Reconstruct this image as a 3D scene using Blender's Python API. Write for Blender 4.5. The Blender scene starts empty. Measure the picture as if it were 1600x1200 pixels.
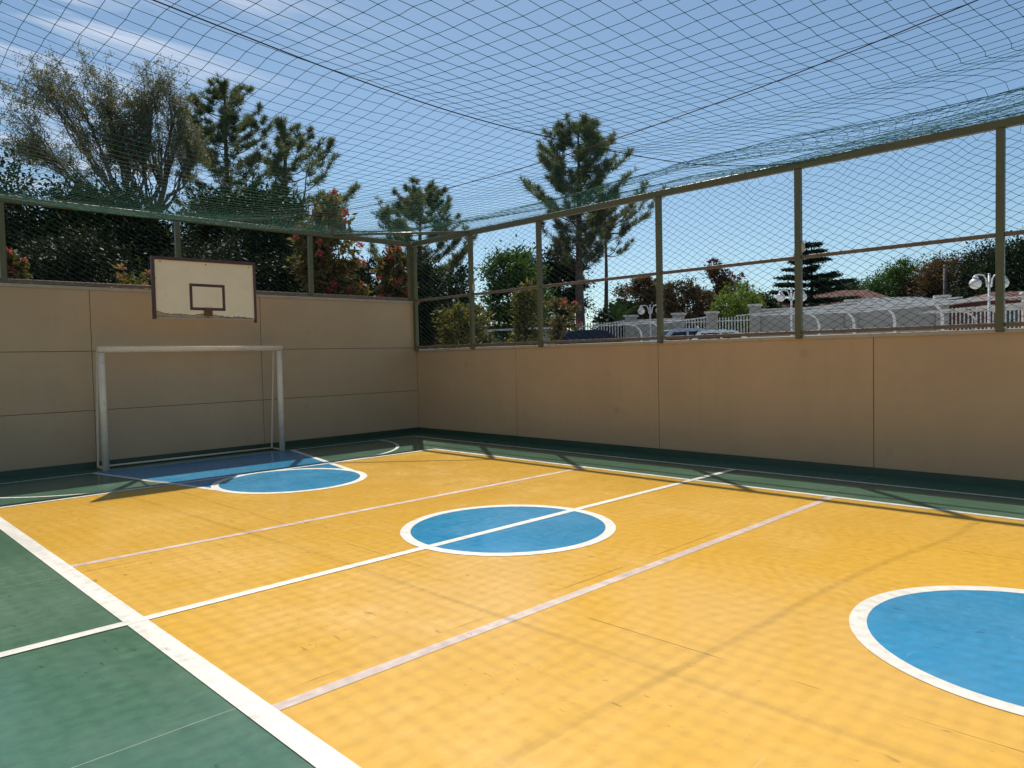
import bpy, math, random
import numpy as np
from mathutils import Matrix, Vector

random.seed(11)
RNG = np.random.default_rng(11)
R = math.radians
scene = bpy.context.scene
COL = scene.collection

# ------------------------------------------------------------------ camera
cam_data = bpy.data.cameras.new('camera')
cam = bpy.data.objects.new('camera', cam_data)
COL.objects.link(cam)
cam_data.sensor_fit = 'HORIZONTAL'
cam_data.sensor_width = 36.0
cam_data.lens = 36.0 * 1137.95 / 1600.0
cam_data.clip_start = 0.05
cam_data.clip_end = 3000.0
_r = Vector((0.71059501, -0.70324886, -0.02226595))
_u = Vector((0.04327396, 0.01209643, 0.99899001))
_f = Vector((0.70226924, 0.71084086, -0.03902803))
_m = Matrix((( _r.x, _u.x, -_f.x, -10.1246), (_r.y, _u.y, -_f.y, -13.3019), (_r.z, _u.z, -_f.z, 1.7067), (0, 0, 0, 1)))
cam.matrix_world = _m
scene.camera = cam

# ------------------------------------------------------------------ world and sun
SUN_DIR = Vector((0.448, 0.605, 1.0)).normalized()
world = bpy.data.worlds.new('World')
scene.world = world
world.use_nodes = True
wn, wl = world.node_tree.nodes, world.node_tree.links
wn.clear()
w_out = wn.new('ShaderNodeOutputWorld')
w_bg = wn.new('ShaderNodeBackground')
w_bg.inputs['Strength'].default_value = 0.095
sky = wn.new('ShaderNodeTexSky')
sky.sky_type = 'NISHITA'
sky.sun_disc = False
sky.sun_elevation = math.asin(SUN_DIR.z)
sky.sun_rotation = math.atan2(SUN_DIR.x, SUN_DIR.y)
sky.altitude = 1400.0
sky.air_density = 1.0
sky.dust_density = 1.15
sky.ozone_density = 2.0
# thin cirrus: noise over the direction projected on a flat layer overhead
tc = wn.new('ShaderNodeTexCoord')
sep = wn.new('ShaderNodeSeparateXYZ')
wl.new(tc.outputs['Generated'], sep.inputs[0])
zmax = wn.new('ShaderNodeMath'); zmax.operation = 'MAXIMUM'; zmax.inputs[1].default_value = 0.05
wl.new(sep.outputs['Z'], zmax.inputs[0])
dx = wn.new('ShaderNodeMath'); dx.operation = 'DIVIDE'
dy = wn.new('ShaderNodeMath'); dy.operation = 'DIVIDE'
wl.new(sep.outputs['X'], dx.inputs[0]); wl.new(zmax.outputs[0], dx.inputs[1])
wl.new(sep.outputs['Y'], dy.inputs[0]); wl.new(zmax.outputs[0], dy.inputs[1])
cmb = wn.new('ShaderNodeCombineXYZ')
wl.new(dx.outputs[0], cmb.inputs[0]); wl.new(dy.outputs[0], cmb.inputs[1])
mapn = wn.new('ShaderNodeMapping')
mapn.inputs['Rotation'].default_value = (0, 0, R(-38))
mapn.inputs['Scale'].default_value = (1.1, 3.4, 1.0)
mapn.inputs['Location'].default_value = (0.35, 0.0, 0.0)
wl.new(cmb.outputs[0], mapn.inputs[0])
nz = wn.new('ShaderNodeTexNoise')
nz.inputs['Scale'].default_value = 1.1
nz.inputs['Detail'].default_value = 7.0
nz.inputs['Roughness'].default_value = 0.58
nz.inputs['Distortion'].default_value = 0.6
wl.new(mapn.outputs[0], nz.inputs['Vector'])
nz2 = wn.new('ShaderNodeTexNoise')
nz2.inputs['Scale'].default_value = 0.55
nz2.inputs['Detail'].default_value = 1.0
mapn2 = wn.new('ShaderNodeMapping')
mapn2.inputs['Location'].default_value = (0.2, 0.45, 3.0)
wl.new(cmb.outputs[0], mapn2.inputs[0])
wl.new(mapn2.outputs[0], nz2.inputs['Vector'])
cr1 = wn.new('ShaderNodeMapRange'); cr1.inputs[1].default_value = 0.46; cr1.inputs[2].default_value = 0.80
wl.new(nz.outputs['Fac'], cr1.inputs[0])
bank = wn.new('ShaderNodeVectorMath'); bank.operation = 'DOT_PRODUCT'
bank.inputs[1].default_value = (-0.94, 0.35, 0.0)
wl.new(cmb.outputs[0], bank.inputs[0])
badd = wn.new('ShaderNodeMath'); badd.operation = 'ADD'
wl.new(bank.outputs['Value'], badd.inputs[0]); wl.new(nz2.outputs['Fac'], badd.inputs[1])
cr2 = wn.new('ShaderNodeMapRange'); cr2.inputs[1].default_value = -0.05; cr2.inputs[2].default_value = 0.75
wl.new(badd.outputs[0], cr2.inputs[0])
cmul = wn.new('ShaderNodeMath'); cmul.operation = 'MULTIPLY'
wl.new(cr1.outputs[0], cmul.inputs[0]); wl.new(cr2.outputs[0], cmul.inputs[1])
cmul2 = wn.new('ShaderNodeMath'); cmul2.operation = 'MULTIPLY'; cmul2.inputs[1].default_value = 0.8
wl.new(cmul.outputs[0], cmul2.inputs[0])
mixc = wn.new('ShaderNodeMixRGB')
mixc.inputs[2].default_value = (8.8, 8.9, 9.6, 1)
tint = wn.new('ShaderNodeMixRGB'); tint.blend_type = 'MULTIPLY'; tint.inputs[0].default_value = 1.0
tint.inputs[2].default_value = (0.97, 1.07, 1.02, 1)
wl.new(sky.outputs[0], tint.inputs[1])
wl.new(cmul2.outputs[0], mixc.inputs[0]); wl.new(tint.outputs[0], mixc.inputs[1])
wl.new(mixc.outputs[0], w_bg.inputs['Color'])
wl.new(w_bg.outputs[0], w_out.inputs[0])

sun_data = bpy.data.lights.new('sun', 'SUN')
sun_data.energy = 5.0
sun_data.angle = R(0.75)
sun_data.color = (1.0, 0.955, 0.88)
sun = bpy.data.objects.new('sun', sun_data)
sun.rotation_euler = SUN_DIR.to_track_quat('Z', 'Y').to_euler()
sun.location = (8, 10, 20)
COL.objects.link(sun)

scene.view_settings.view_transform = 'Standard'
scene.view_settings.look = 'None'
scene.view_settings.exposure = 0.16
scene.view_settings.gamma = 1.0
scene.view_settings.use_curve_mapping = False
scene.render.engine = 'CYCLES'
scene.cycles.use_denoising = True
scene.cycles.max_bounces = 8
scene.cycles.transparent_max_bounces = 8

# ------------------------------------------------------------------ materials
MATS = {}

def new_mat(name):
    m = bpy.data.materials.new(name)
    m.use_nodes = True
    m.node_tree.nodes.clear()
    MATS[name] = m
    return m, m.node_tree.nodes, m.node_tree.links

def noise(n, l, vec, scale, detail=4.0, rough=0.55, mscale=None):
    t = n.new('ShaderNodeTexNoise')
    t.inputs['Scale'].default_value = scale
    t.inputs['Detail'].default_value = detail
    t.inputs['Roughness'].default_value = rough
    if mscale:
        mp = n.new('ShaderNodeMapping')
        mp.inputs['Scale'].default_value = mscale
        l.new(vec, mp.inputs[0])
        vec = mp.outputs[0]
    l.new(vec, t.inputs['Vector'])
    return t.outputs['Fac']

def maprange(n, l, sock, a, b, c, d):
    t = n.new('ShaderNodeMapRange')
    t.inputs[1].default_value = a; t.inputs[2].default_value = b
    t.inputs[3].default_value = c; t.inputs[4].default_value = d
    l.new(sock, t.inputs[0])
    return t.outputs[0]

def math2(n, l, op, a, b=None):
    t = n.new('ShaderNodeMath'); t.operation = op
    for i, s in enumerate((a, b)):
        if s is None: continue
        if isinstance(s, (int, float)): t.inputs[i].default_value = s
        else: l.new(s, t.inputs[i])
    return t.outputs[0]

def mixrgb(n, l, fac, a, b, mode='MIX'):
    t = n.new('ShaderNodeMixRGB'); t.blend_type = mode
    for i, s in ((0, fac), (1, a), (2, b)):
        if isinstance(s, (int, float)): t.inputs[i].default_value = s
        elif isinstance(s, tuple): t.inputs[i].default_value = s + (1,) if len(s) == 3 else s
        else: l.new(s, t.inputs[i])
    return t.outputs[0]

def simple_mat(name, color, rough=0.6, metal=0.0, var=0.18, scale=6.0, dirt=None, dirt_scale=3.0, dirt_amt=0.35, bump=0.0, bump_scale=60.0, spec=0.5):
    m, n, l = new_mat(name)
    out = n.new('ShaderNodeOutputMaterial')
    b = n.new('ShaderNodeBsdfPrincipled')
    g = n.new('ShaderNodeNewGeometry')
    pos = g.outputs['Position']
    f = noise(n, l, pos, scale, 5.0)
    dark = tuple(c * (1 - var) for c in color); light = tuple(min(1, c * (1 + var)) for c in color)
    c = mixrgb(n, l, maprange(n, l, f, 0.3, 0.7, 0, 1), dark, light)
    if dirt:
        f2 = noise(n, l, pos, dirt_scale, 6.0, 0.65)
        c = mixrgb(n, l, maprange(n, l, f2, 0.5, 0.72, 0, dirt_amt), c, dirt)
    l.new(c, b.inputs['Base Color'])
    l.new(maprange(n, l, f, 0.3, 0.7, rough * 0.85, min(1, rough * 1.15)), b.inputs['Roughness'])
    b.inputs['Metallic'].default_value = metal
    b.inputs['Specular IOR Level'].default_value = spec
    if bump > 0:
        f3 = noise(n, l, pos, bump_scale, 3.0)
        bp = n.new('ShaderNodeBump')
        bp.inputs['Strength'].default_value = bump
        bp.inputs['Distance'].default_value = 0.01
        l.new(f3, bp.inputs['Height'])
        l.new(bp.outputs[0], b.inputs['Normal'])
    l.new(b.outputs[0], out.inputs[0])
    return m

def floor_mat(name, color, rough=0.24, var=0.10, crack=(0.10, 0.06, 0.02), crack_gate=0.5, wear=None, wear_amt=0.5, lightwear=(0.5, 0.5, 0.45)):
    """Glossy painted screed: roller marks, scuffs, slab joints; everything fixed to world position."""
    m, n, l = new_mat(name)
    out = n.new('ShaderNodeOutputMaterial')
    b = n.new('ShaderNodeBsdfPrincipled')
    g = n.new('ShaderNodeNewGeometry')
    pos = g.outputs['Position']
    big = noise(n, l, pos, 0.55, 4.0, 0.6)
    mid = noise(n, l, pos, 5.0, 5.0, 0.6, (1.0, 0.45, 1.0))
    fine = noise(n, l, pos, 26.0, 3.0, 0.6, (0.45, 1.0, 1.0))
    lumps = noise(n, l, pos, 12.0, 2.5, 0.5)
    dark = tuple(c * (1 - var) for c in color); light = tuple(min(1, c * (1 + var)) for c in color)
    k = math2(n, l, 'ADD', math2(n, l, 'MULTIPLY', big, 0.35), math2(n, l, 'ADD', math2(n, l, 'MULTIPLY', lumps, 0.45), math2(n, l, 'MULTIPLY', fine, 0.2)))
    c = mixrgb(n, l, maprange(n, l, k, 0.38, 0.62, 0, 1), dark, light)
    # pale scratches, long thin flecks
    sc1 = noise(n, l, pos, 9.0, 2.0, 0.5, (0.55, 3.2, 1.0))
    sc2 = noise(n, l, pos, 1.3, 2.0, 0.5)
    scr = math2(n, l, 'MULTIPLY', maprange(n, l, sc1, 0.66, 0.72, 0, 1), maprange(n, l, sc2, 0.5, 0.62, 0, 0.35))
    c = mixrgb(n, l, scr, c, lightwear)
    # thin dust film and sun-faded patches
    du = math2(n, l, 'ADD', math2(n, l, 'MULTIPLY', noise(n, l, pos, 0.35, 5.0, 0.65), 0.7), math2(n, l, 'MULTIPLY', noise(n, l, pos, 2.2, 5.0, 0.7), 0.3))
    dustm = maprange(n, l, du, 0.44, 0.66, 0.0, 0.16)
    c = mixrgb(n, l, dustm, c, tuple(0.55 * x + 0.45 * y for x, y in zip(color, (0.62, 0.55, 0.44))))
    # dark shoe scuffs
    sd1 = noise(n, l, pos, 7.0, 3.0, 0.6, (2.6, 0.8, 1.0))
    sd2 = noise(n, l, pos, 0.9, 1.0, 0.5)
    scd = math2(n, l, 'MULTIPLY', maprange(n, l, sd1, 0.65, 0.69, 0, 1), maprange(n, l, sd2, 0.46, 0.55, 0, 0.45))
    c = mixrgb(n, l, scd, c, tuple(x * 0.25 for x in color))
    if wear:
        w1 = noise(n, l, pos, 14.0, 6.0, 0.7)
        c = mixrgb(n, l, maprange(n, l, w1, 0.52, 0.64, 0, wear_amt), c, wear)
    # slab joints every 3.25 m
    sp = n.new('ShaderNodeSeparateXYZ'); l.new(pos, sp.inputs[0])
    wob = noise(n, l, pos, 3.0, 2.0)
    wobm = maprange(n, l, wob, 0, 1, -0.006, 0.006)
    masks = []
    for ax, off in (('X', 6.53), ('Y', 9.81)):
        v = math2(n, l, 'ADD', math2(n, l, 'ADD', sp.outputs[ax], off), wobm)
        q = math2(n, l, 'ABSOLUTE', math2(n, l, 'SUBTRACT', v, math2(n, l, 'MULTIPLY', math2(n, l, 'ROUND', math2(n, l, 'DIVIDE', v, 3.25)), 3.25)))
        masks.append(math2(n, l, 'LESS_THAN', q, 0.0032))
    gate = noise(n, l, pos, 0.8, 3.0, 0.6)
    mk = math2(n, l, 'MULTIPLY', math2(n, l, 'MAXIMUM', masks[0], masks[1]), maprange(n, l, gate, crack_gate - 0.04, crack_gate + 0.03, 0, 0.85))
    c = mixrgb(n, l, mk, c, crack)
    l.new(c, b.inputs['Base Color'])
    l.new(math2(n, l, 'ADD', maprange(n, l, k, 0.35, 0.65, rough * 0.8, rough * 1.3), math2(n, l, 'MULTIPLY', dustm, 0.9)), b.inputs['Roughness'])
    b.inputs['Specular IOR Level'].default_value = 0.5
    hb = math2(n, l, 'ADD', math2(n, l, 'MULTIPLY', math2(n, l, 'ADD', mid, lumps), 0.5), math2(n, l, 'MULTIPLY', fine, 0.2))
    bp = n.new('ShaderNodeBump')
    bp.inputs['Strength'].default_value = 0.16
    bp.inputs['Distance'].default_value = 0.012
    l.new(hb, bp.inputs['Height'])
    l.new(bp.outputs[0], b.inputs['Normal'])
    l.new(b.outputs[0], out.inputs[0])
    return m

def leaf_mat(name, c1, c2, trans=0.25, rough=0.65, odd=None, odd_amt=0.06):
    m, n, l = new_mat(name)
    out = n.new('ShaderNodeOutputMaterial')
    g = n.new('ShaderNodeNewGeometry')
    rnd = g.outputs['Random Per Island']
    c = mixrgb(n, l, rnd, c1, c2)
    if odd:
        t = n.new('ShaderNodeTexWhiteNoise'); t.noise_dimensions = '1D'
        l.new(math2(n, l, 'MULTIPLY', rnd, 917.3), t.inputs['W'])
        c = mixrgb(n, l, math2(n, l, 'LESS_THAN', t.outputs['Value'], odd_amt), c, odd)
    b = n.new('ShaderNodeBsdfPrincipled')
    l.new(c, b.inputs['Base Color'])
    b.inputs['Roughness'].default_value = rough
    b.inputs['Specular IOR Level'].default_value = 0.18
    t = n.new('ShaderNodeBsdfTranslucent')
    l.new(mixrgb(n, l, 1.0, c, (1.25, 1.3, 0.6), 'MULTIPLY'), t.inputs['Color'])
    mx = n.new('ShaderNodeMixShader'); mx.inputs[0].default_value = trans
    l.new(b.outputs[0], mx.inputs[1]); l.new(t.outputs[0], mx.inputs[2])
    l.new(mx.outputs[0], out.inputs[0])
    return m

floor_mat('floor_green', (0.062, 0.145, 0.088), rough=0.14, var=0.12, crack=(0.30, 0.31, 0.26), crack_gate=0.42, lightwear=(0.16, 0.25, 0.20))
floor_mat('floor_yellow', (0.695, 0.384, 0.047), rough=0.15, var=0.06, crack=(0.10, 0.055, 0.015), crack_gate=0.50, lightwear=(0.80, 0.50, 0.16))
floor_mat('floor_blue', (0.025, 0.245, 0.432), rough=0.15, var=0.10, crack=(0.03, 0.06, 0.09), lightwear=(0.25, 0.45, 0.6))
floor_mat('line_white', (0.74, 0.70, 0.61), rough=0.33, var=0.05, crack=(0.2, 0.17, 0.12), wear=(0.42, 0.37, 0.28), wear_amt=0.30, lightwear=(0.8, 0.78, 0.7))
floor_mat('line_lilac', (0.53, 0.41, 0.35), rough=0.36, var=0.12, crack=(0.2, 0.15, 0.1), wear=(0.66, 0.40, 0.16), wear_amt=0.55, lightwear=(0.75, 0.68, 0.6))
def plaster_mat(name, color):
    m, n, l = new_mat(name)
    out = n.new('ShaderNodeOutputMaterial')
    b = n.new('ShaderNodeBsdfPrincipled')
    pos = n.new('ShaderNodeNewGeometry').outputs['Position']
    f = noise(n, l, pos, 0.8, 6.0, 0.6)
    f2 = noise(n, l, pos, 6.0, 4.0, 0.6)
    c = mixrgb(n, l, maprange(n, l, f, 0.3, 0.7, 0, 1), tuple(x * 0.93 for x in color), tuple(x * 1.06 for x in color))
    c = mixrgb(n, l, maprange(n, l, f2, 0.45, 0.75, 0, 0.18), c, tuple(x * 0.82 for x in color))
    # rain streaks: fine across the wall, long down it
    st = noise(n, l, pos, 5.0, 3.0, 0.6, (1.6, 1.6, 0.07))
    sg = noise(n, l, pos, 0.5, 2.0, 0.5)
    c = mixrgb(n, l, math2(n, l, 'MULTIPLY', maprange(n, l, st, 0.52, 0.70, 0, 0.13), maprange(n, l, sg, 0.42, 0.60, 0, 1)), c, (color[0] * 0.66, color[1] * 0.64, color[2] * 0.60))
    # ball marks: faint round smudges in part of the cells
    v = n.new('ShaderNodeTexVoronoi'); v.inputs['Scale'].default_value = 1.5
    l.new(pos, v.inputs['Vector'])
    wn_ = n.new('ShaderNodeSeparateColor'); l.new(v.outputs['Color'], wn_.inputs[0])
    ball = math2(n, l, 'MULTIPLY', maprange(n, l, math2(n, l, 'ADD', v.outputs['Distance'], math2(n, l, 'MULTIPLY', f2, 0.10)), 0.10, 0.19, 0.22, 0), math2(n, l, 'GREATER_THAN', wn_.outputs[0], 0.62))
    c = mixrgb(n, l, ball, c, (color[0] * 0.42, color[1] * 0.42, color[2] * 0.42))
    l.new(c, b.inputs['Base Color'])
    b.inputs['Roughness'].default_value = 0.6
    bp = n.new('ShaderNodeBump'); bp.inputs['Strength'].default_value = 0.25; bp.inputs['Distance'].default_value = 0.008
    l.new(math2(n, l, 'ADD', noise(n, l, pos, 50.0, 3.0), math2(n, l, 'MULTIPLY', f2, 0.8)), bp.inputs['Height'])
    l.new(bp.outputs[0], b.inputs['Normal'])
    l.new(b.outputs[0], out.inputs[0])
plaster_mat('plaster', (0.545, 0.372, 0.212))
plaster_mat('plaster_warm', (0.580, 0.362, 0.188))
simple_mat('joint', (0.20, 0.15, 0.10), 0.9, var=0.15)
simple_mat('coping', (0.47, 0.385, 0.28), 0.6, var=0.08, scale=4, dirt=(0.25, 0.20, 0.13), dirt_scale=5, dirt_amt=0.4)
simple_mat('skirting', (0.036, 0.076, 0.042), 0.35, var=0.15, scale=4)
simple_mat('fence_paint', (0.115, 0.110, 0.045), 0.45, var=0.14, scale=5, dirt=(0.13, 0.085, 0.05), dirt_scale=4, dirt_amt=0.5)
simple_mat('fence_brown', (0.150, 0.098, 0.062), 0.45, var=0.14, scale=5, dirt=(0.26, 0.22, 0.17), dirt_scale=9, dirt_amt=0.6)
simple_mat('net_green', (0.008, 0.095, 0.062), 0.75, var=0.25, scale=3, spec=0.08)
simple_mat('net_grey', (0.010, 0.024, 0.034), 0.75, var=0.25, scale=3, spec=0.08)
simple_mat('cable', (0.025, 0.022, 0.024), 0.85, var=0.2, spec=0.05)
simple_mat('cable_red', (0.08, 0.028, 0.034), 0.85, var=0.2, spec=0.05)
simple_mat('goal_white', (0.93, 0.74, 0.53), 0.38, var=0.06, scale=5, dirt=(0.42, 0.30, 0.20), dirt_scale=9, dirt_amt=0.3)
simple_mat('board_face', (0.98, 0.79, 0.54), 0.5, var=0.035, scale=2.5, dirt=(0.60, 0.43, 0.26), dirt_scale=5, dirt_amt=0.22)
simple_mat('board_back', (0.50, 0.38, 0.25), 0.8, var=0.15, scale=9, dirt=(0.20, 0.13, 0.08), dirt_scale=7, dirt_amt=0.6)
simple_mat('board_brown', (0.085, 0.038, 0.030), 0.45, var=0.18, scale=9, dirt=(0.20, 0.11, 0.08), dirt_scale=12, dirt_amt=0.4)
simple_mat('board_edge', (0.06, 0.035, 0.02), 0.9, var=0.3, scale=20)
simple_mat('rust', (0.17, 0.068, 0.038), 0.85, var=0.3, scale=25)
simple_mat('bark_grey', (0.135, 0.115, 0.100), 0.9, var=0.3, scale=3)
simple_mat('bark_dark', (0.060, 0.045, 0.036), 0.9, var=0.3, scale=3)
simple_mat('bark_pine', (0.10, 0.072, 0.058), 0.9, var=0.3, scale=3)
simple_mat('soil', (0.16, 0.13, 0.085), 0.95, var=0.3, scale=0.6, dirt=(0.07, 0.10, 0.035), dirt_scale=0.25, dirt_amt=0.8)
simple_mat('concrete', (0.36, 0.345, 0.315), 0.85, var=0.12, scale=1.5, dirt=(0.20, 0.18, 0.15), dirt_scale=0.8, dirt_amt=0.5)
simple_mat('wall_white', (0.40, 0.37, 0.325), 0.8, var=0.10, scale=1.2, dirt=(0.27, 0.24, 0.20), dirt_scale=0.9, dirt_amt=0.5)
simple_mat('wall_cap', (0.62, 0.60, 0.55), 0.8, var=0.08, scale=2)
simple_mat('bar_white', (0.68, 0.68, 0.66), 0.45, var=0.08, scale=3)
simple_mat('port_white', (0.74, 0.74, 0.73), 0.45, var=0.08, scale=3, dirt=(0.45, 0.43, 0.4), dirt_scale=2, dirt_amt=0.3)
simple_mat('globe', (0.80, 0.76, 0.72), 0.25, var=0.04, scale=8)
simple_mat('roof_tile', (0.12, 0.045, 0.032), 0.85, var=0.25, scale=2, dirt=(0.12, 0.06, 0.04), dirt_scale=0.7, dirt_amt=0.5)
simple_mat('roof_metal', (0.11, 0.128, 0.150), 0.7, var=0.08, scale=1)
simple_mat('house_wall', (0.40, 0.33, 0.26), 0.85, var=0.12, scale=1)
simple_mat('house_red', (0.14, 0.058, 0.042), 0.85, var=0.15, scale=1)
simple_mat('glass_dark', (0.015, 0.02, 0.028), 0.08, var=0.1)
simple_mat('tyre', (0.02, 0.02, 0.02), 0.8, var=0.1)
simple_mat('rim', (0.45, 0.45, 0.46), 0.3, metal=0.8, var=0.1)
simple_mat('car_blue', (0.008, 0.013, 0.034), 0.18, var=0.05)
simple_mat('car_silver', (0.55, 0.56, 0.57), 0.22, metal=0.5, var=0.04)
simple_mat('car_white', (0.80, 0.80, 0.79), 0.2, var=0.03)
simple_mat('lamp_light', (0.75, 0.74, 0.7), 0.15, var=0.05)
simple_mat('lamp_red', (0.35, 0.02, 0.02), 0.2, var=0.05)
simple_mat('pole_wood', (0.12, 0.10, 0.08), 0.9, var=0.2)
simple_mat('box_beige', (0.60, 0.50, 0.36), 0.6, var=0.08)

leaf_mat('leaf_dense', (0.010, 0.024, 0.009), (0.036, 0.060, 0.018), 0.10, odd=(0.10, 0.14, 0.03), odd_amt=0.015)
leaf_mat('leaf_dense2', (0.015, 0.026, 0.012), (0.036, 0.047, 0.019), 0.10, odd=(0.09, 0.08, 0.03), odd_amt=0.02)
leaf_mat('leaf_euc', (0.100, 0.102, 0.082), (0.205, 0.195, 0.158), 0.38, odd=(0.18, 0.13, 0.09), odd_amt=0.05)
leaf_mat('needle', (0.070, 0.092, 0.064), (0.165, 0.185, 0.130), 0.38, odd=(0.14, 0.12, 0.09), odd_amt=0.06)
leaf_mat('leaf_green', (0.028, 0.070, 0.016), (0.085, 0.150, 0.035), 0.28)
leaf_mat('leaf_lime', (0.080, 0.130, 0.022), (0.190, 0.250, 0.050), 0.30)
leaf_mat('leaf_olive', (0.060, 0.070, 0.020), (0.160, 0.150, 0.050), 0.28, odd=(0.30, 0.20, 0.06), odd_amt=0.08)
leaf_mat('leaf_brown', (0.055, 0.045, 0.020), (0.150, 0.095, 0.045), 0.22, odd=(0.18, 0.07, 0.05), odd_amt=0.10)
leaf_mat('leaf_rust', (0.065, 0.072, 0.028), (0.200, 0.155, 0.068), 0.28, odd=(0.26, 0.11, 0.07), odd_amt=0.07)
leaf_mat('bract_red', (0.36, 0.055, 0.060), (0.62, 0.180, 0.165), 0.30)
leaf_mat('bract_pink', (0.34, 0.16, 0.095), (0.55, 0.30, 0.20), 0.30)
leaf_mat('bract_purple', (0.10, 0.018, 0.038), (0.24, 0.055, 0.090), 0.28)

# ------------------------------------------------------------------ mesh helpers
BASE = {}

def basis(d):
    d = np.asarray(d, float); d = d / (np.linalg.norm(d) + 1e-12)
    a = np.array([0, 0, 1.0]) if abs(d[2]) < 0.95 else np.array([1.0, 0, 0])
    s = np.cross(d, a); s /= np.linalg.norm(s)
    return d, s, np.cross(s, d)

class MB:
    def __init__(self):
        self.v = []; self.f = []
    def poly(self, pts):
        k = len(self.v); self.v += [tuple(p) for p in pts]; self.f.append(tuple(range(k, k + len(pts))))
        return self
    def box(self, x0, y0, z0, x1, y1, z1):
        k = len(self.v)
        for z in (z0, z1):
            self.v += [(x0, y0, z), (x1, y0, z), (x1, y1, z), (x0, y1, z)]
        self.f += [tuple(k + i for i in q) for q in ((3, 2, 1, 0), (4, 5, 6, 7), (0, 1, 5, 4), (1, 2, 6, 5), (2, 3, 7, 6), (3, 0, 4, 7))]
        return self
    def bbox(self, x0, y0, z0, x1, y1, z1, b=0.006):
        """box with chamfered vertical and horizontal edges (convex hull of inset faces)"""
        k = len(self.v)
        X, Y, Z = (x0, x1), (y0, y1), (z0, z1)
        def P(i, j, h, ax):
            p = [X[i], Y[j], Z[h]]
            s = (1 if i == 0 else -1, 1 if j == 0 else -1, 1 if h == 0 else -1)
            for a in range(3):
                if a != ax: p[a] += s[a] * b
            return tuple(p)
        idx = {}
        for i in (0, 1):
            for j in (0, 1):
                for h in (0, 1):
                    for ax in range(3):
                        idx[(i, j, h, ax)] = len(self.v); self.v.append(P(i, j, h, ax))
        def F(a): self.f.append(tuple(idx[t] for t in a))
        for i in (0, 1):
            F([(i, 0, 0, 0), (i, 1, 0, 0), (i, 1, 1, 0), (i, 0, 1, 0)] if i else [(i, 0, 1, 0), (i, 1, 1, 0), (i, 1, 0, 0), (i, 0, 0, 0)])
            F([(0, i, 1, 1), (1, i, 1, 1), (1, i, 0, 1), (0, i, 0, 1)] if i else [(0, i, 0, 1), (1, i, 0, 1), (1, i, 1, 1), (0, i, 1, 1)])
            F([(0, 0, i, 2), (1, 0, i, 2), (1, 1, i, 2), (0, 1, i, 2)] if i else [(0, 1, i, 2), (1, 1, i, 2), (1, 0, i, 2), (0, 0, i, 2)])
        for i in (0, 1):
            for j in (0, 1):
                F([(i, j, 0, 0), (i, j, 1, 0), (i, j, 1, 1), (i, j, 0, 1)])
                F([(i, 0, j, 0), (i, 1, j, 0), (i, 1, j, 2), (i, 0, j, 2)])
                F([(0, i, j, 1), (1, i, j, 1), (1, i, j, 2), (0, i, j, 2)])
                for h in (0, 1): F([(i, j, h, 0), (i, j, h, 1), (i, j, h, 2)])
        return self
    def tube(self, pts, r, sides=8, caps=True):
        pts = [np.asarray(p, float) for p in pts]
        n = len(pts); rs = r if hasattr(r, '__len__') else [r] * n
        k = len(self.v); prev = None
        for i, p in enumerate(pts):
            d = pts[min(i + 1, n - 1)] - pts[max(i - 1, 0)]
            d, s, t = basis(d)
            if prev is not None:
                s = prev - d * np.dot(prev, d); s /= (np.linalg.norm(s) + 1e-12); t = np.cross(s, d)
            prev = s
            for j in range(sides):
                a = 2 * math.pi * (j + 0.5) / sides
                self.v.append(tuple(p + rs[i] * (math.cos(a) * s + math.sin(a) * t)))
        for i in range(n - 1):
            for j in range(sides):
                j2 = (j + 1) % sides
                self.f.append((k + i * sides + j, k + (i + 1) * sides + j, k + (i + 1) * sides + j2, k + i * sides + j2))
        if caps:
            self.f.append(tuple(k + j for j in range(sides)))
            self.f.append(tuple(k + (n - 1) * sides + j for j in reversed(range(sides))))
        return self
    def lathe(self, c, prof, sides=16):
        """prof: list of (radius, z) from bottom to top"""
        k = len(self.v)
        for r, z in prof:
            for j in range(sides):
                a = 2 * math.pi * j / sides
                self.v.append((c[0] + r * math.cos(a), c[1] + r * math.sin(a), c[2] + z))
        for i in range(len(prof) - 1):
            for j in range(sides):
                j2 = (j + 1) % sides
                self.f.append((k + i * sides + j, k + i * sides + j2, k + (i + 1) * sides + j2, k + (i + 1) * sides + j))
        self.f.append(tuple(k + j for j in reversed(range(sides))))
        self.f.append(tuple(k + (len(prof) - 1) * sides + j for j in range(sides)))
        return self
    def prism(self, outline, axis, a, b):
        """outline: 2D polygon in the two other axes (in x,y,z order), extruded along axis from a to b"""
        def P(q, t):
            if axis == 'x': return (t, q[0], q[1])
            if axis == 'y': return (q[0], t, q[1])
            return (q[0], q[1], t)
        k = len(self.v); n = len(outline)
        self.v += [P(q, a) for q in outline] + [P(q, b) for q in outline]
        self.f.append(tuple(range(k, k + n))); self.f.append(tuple(range(k + 2 * n - 1, k + n - 1, -1)))
        for i in range(n):
            j = (i + 1) % n
            self.f.append((k + i, k + n + i, k + n + j, k + j))
        return self

def mesh_from(name, v, f, mat, smooth=False):
    me = bpy.data.meshes.new(name)
    me.from_pydata([tuple(p) for p in v], [], f)
    me.materials.append(MATS[mat])
    if smooth:
        me.polygons.foreach_set('use_smooth', [True] * len(me.polygons))
    me.update()
    return me

def tag(o, label=None, cat=None, group=None, kind=None):
    if label: o['label'] = label
    if cat: o['category'] = cat
    if group: o['group'] = group
    if kind: o['kind'] = kind
    return o

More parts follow.
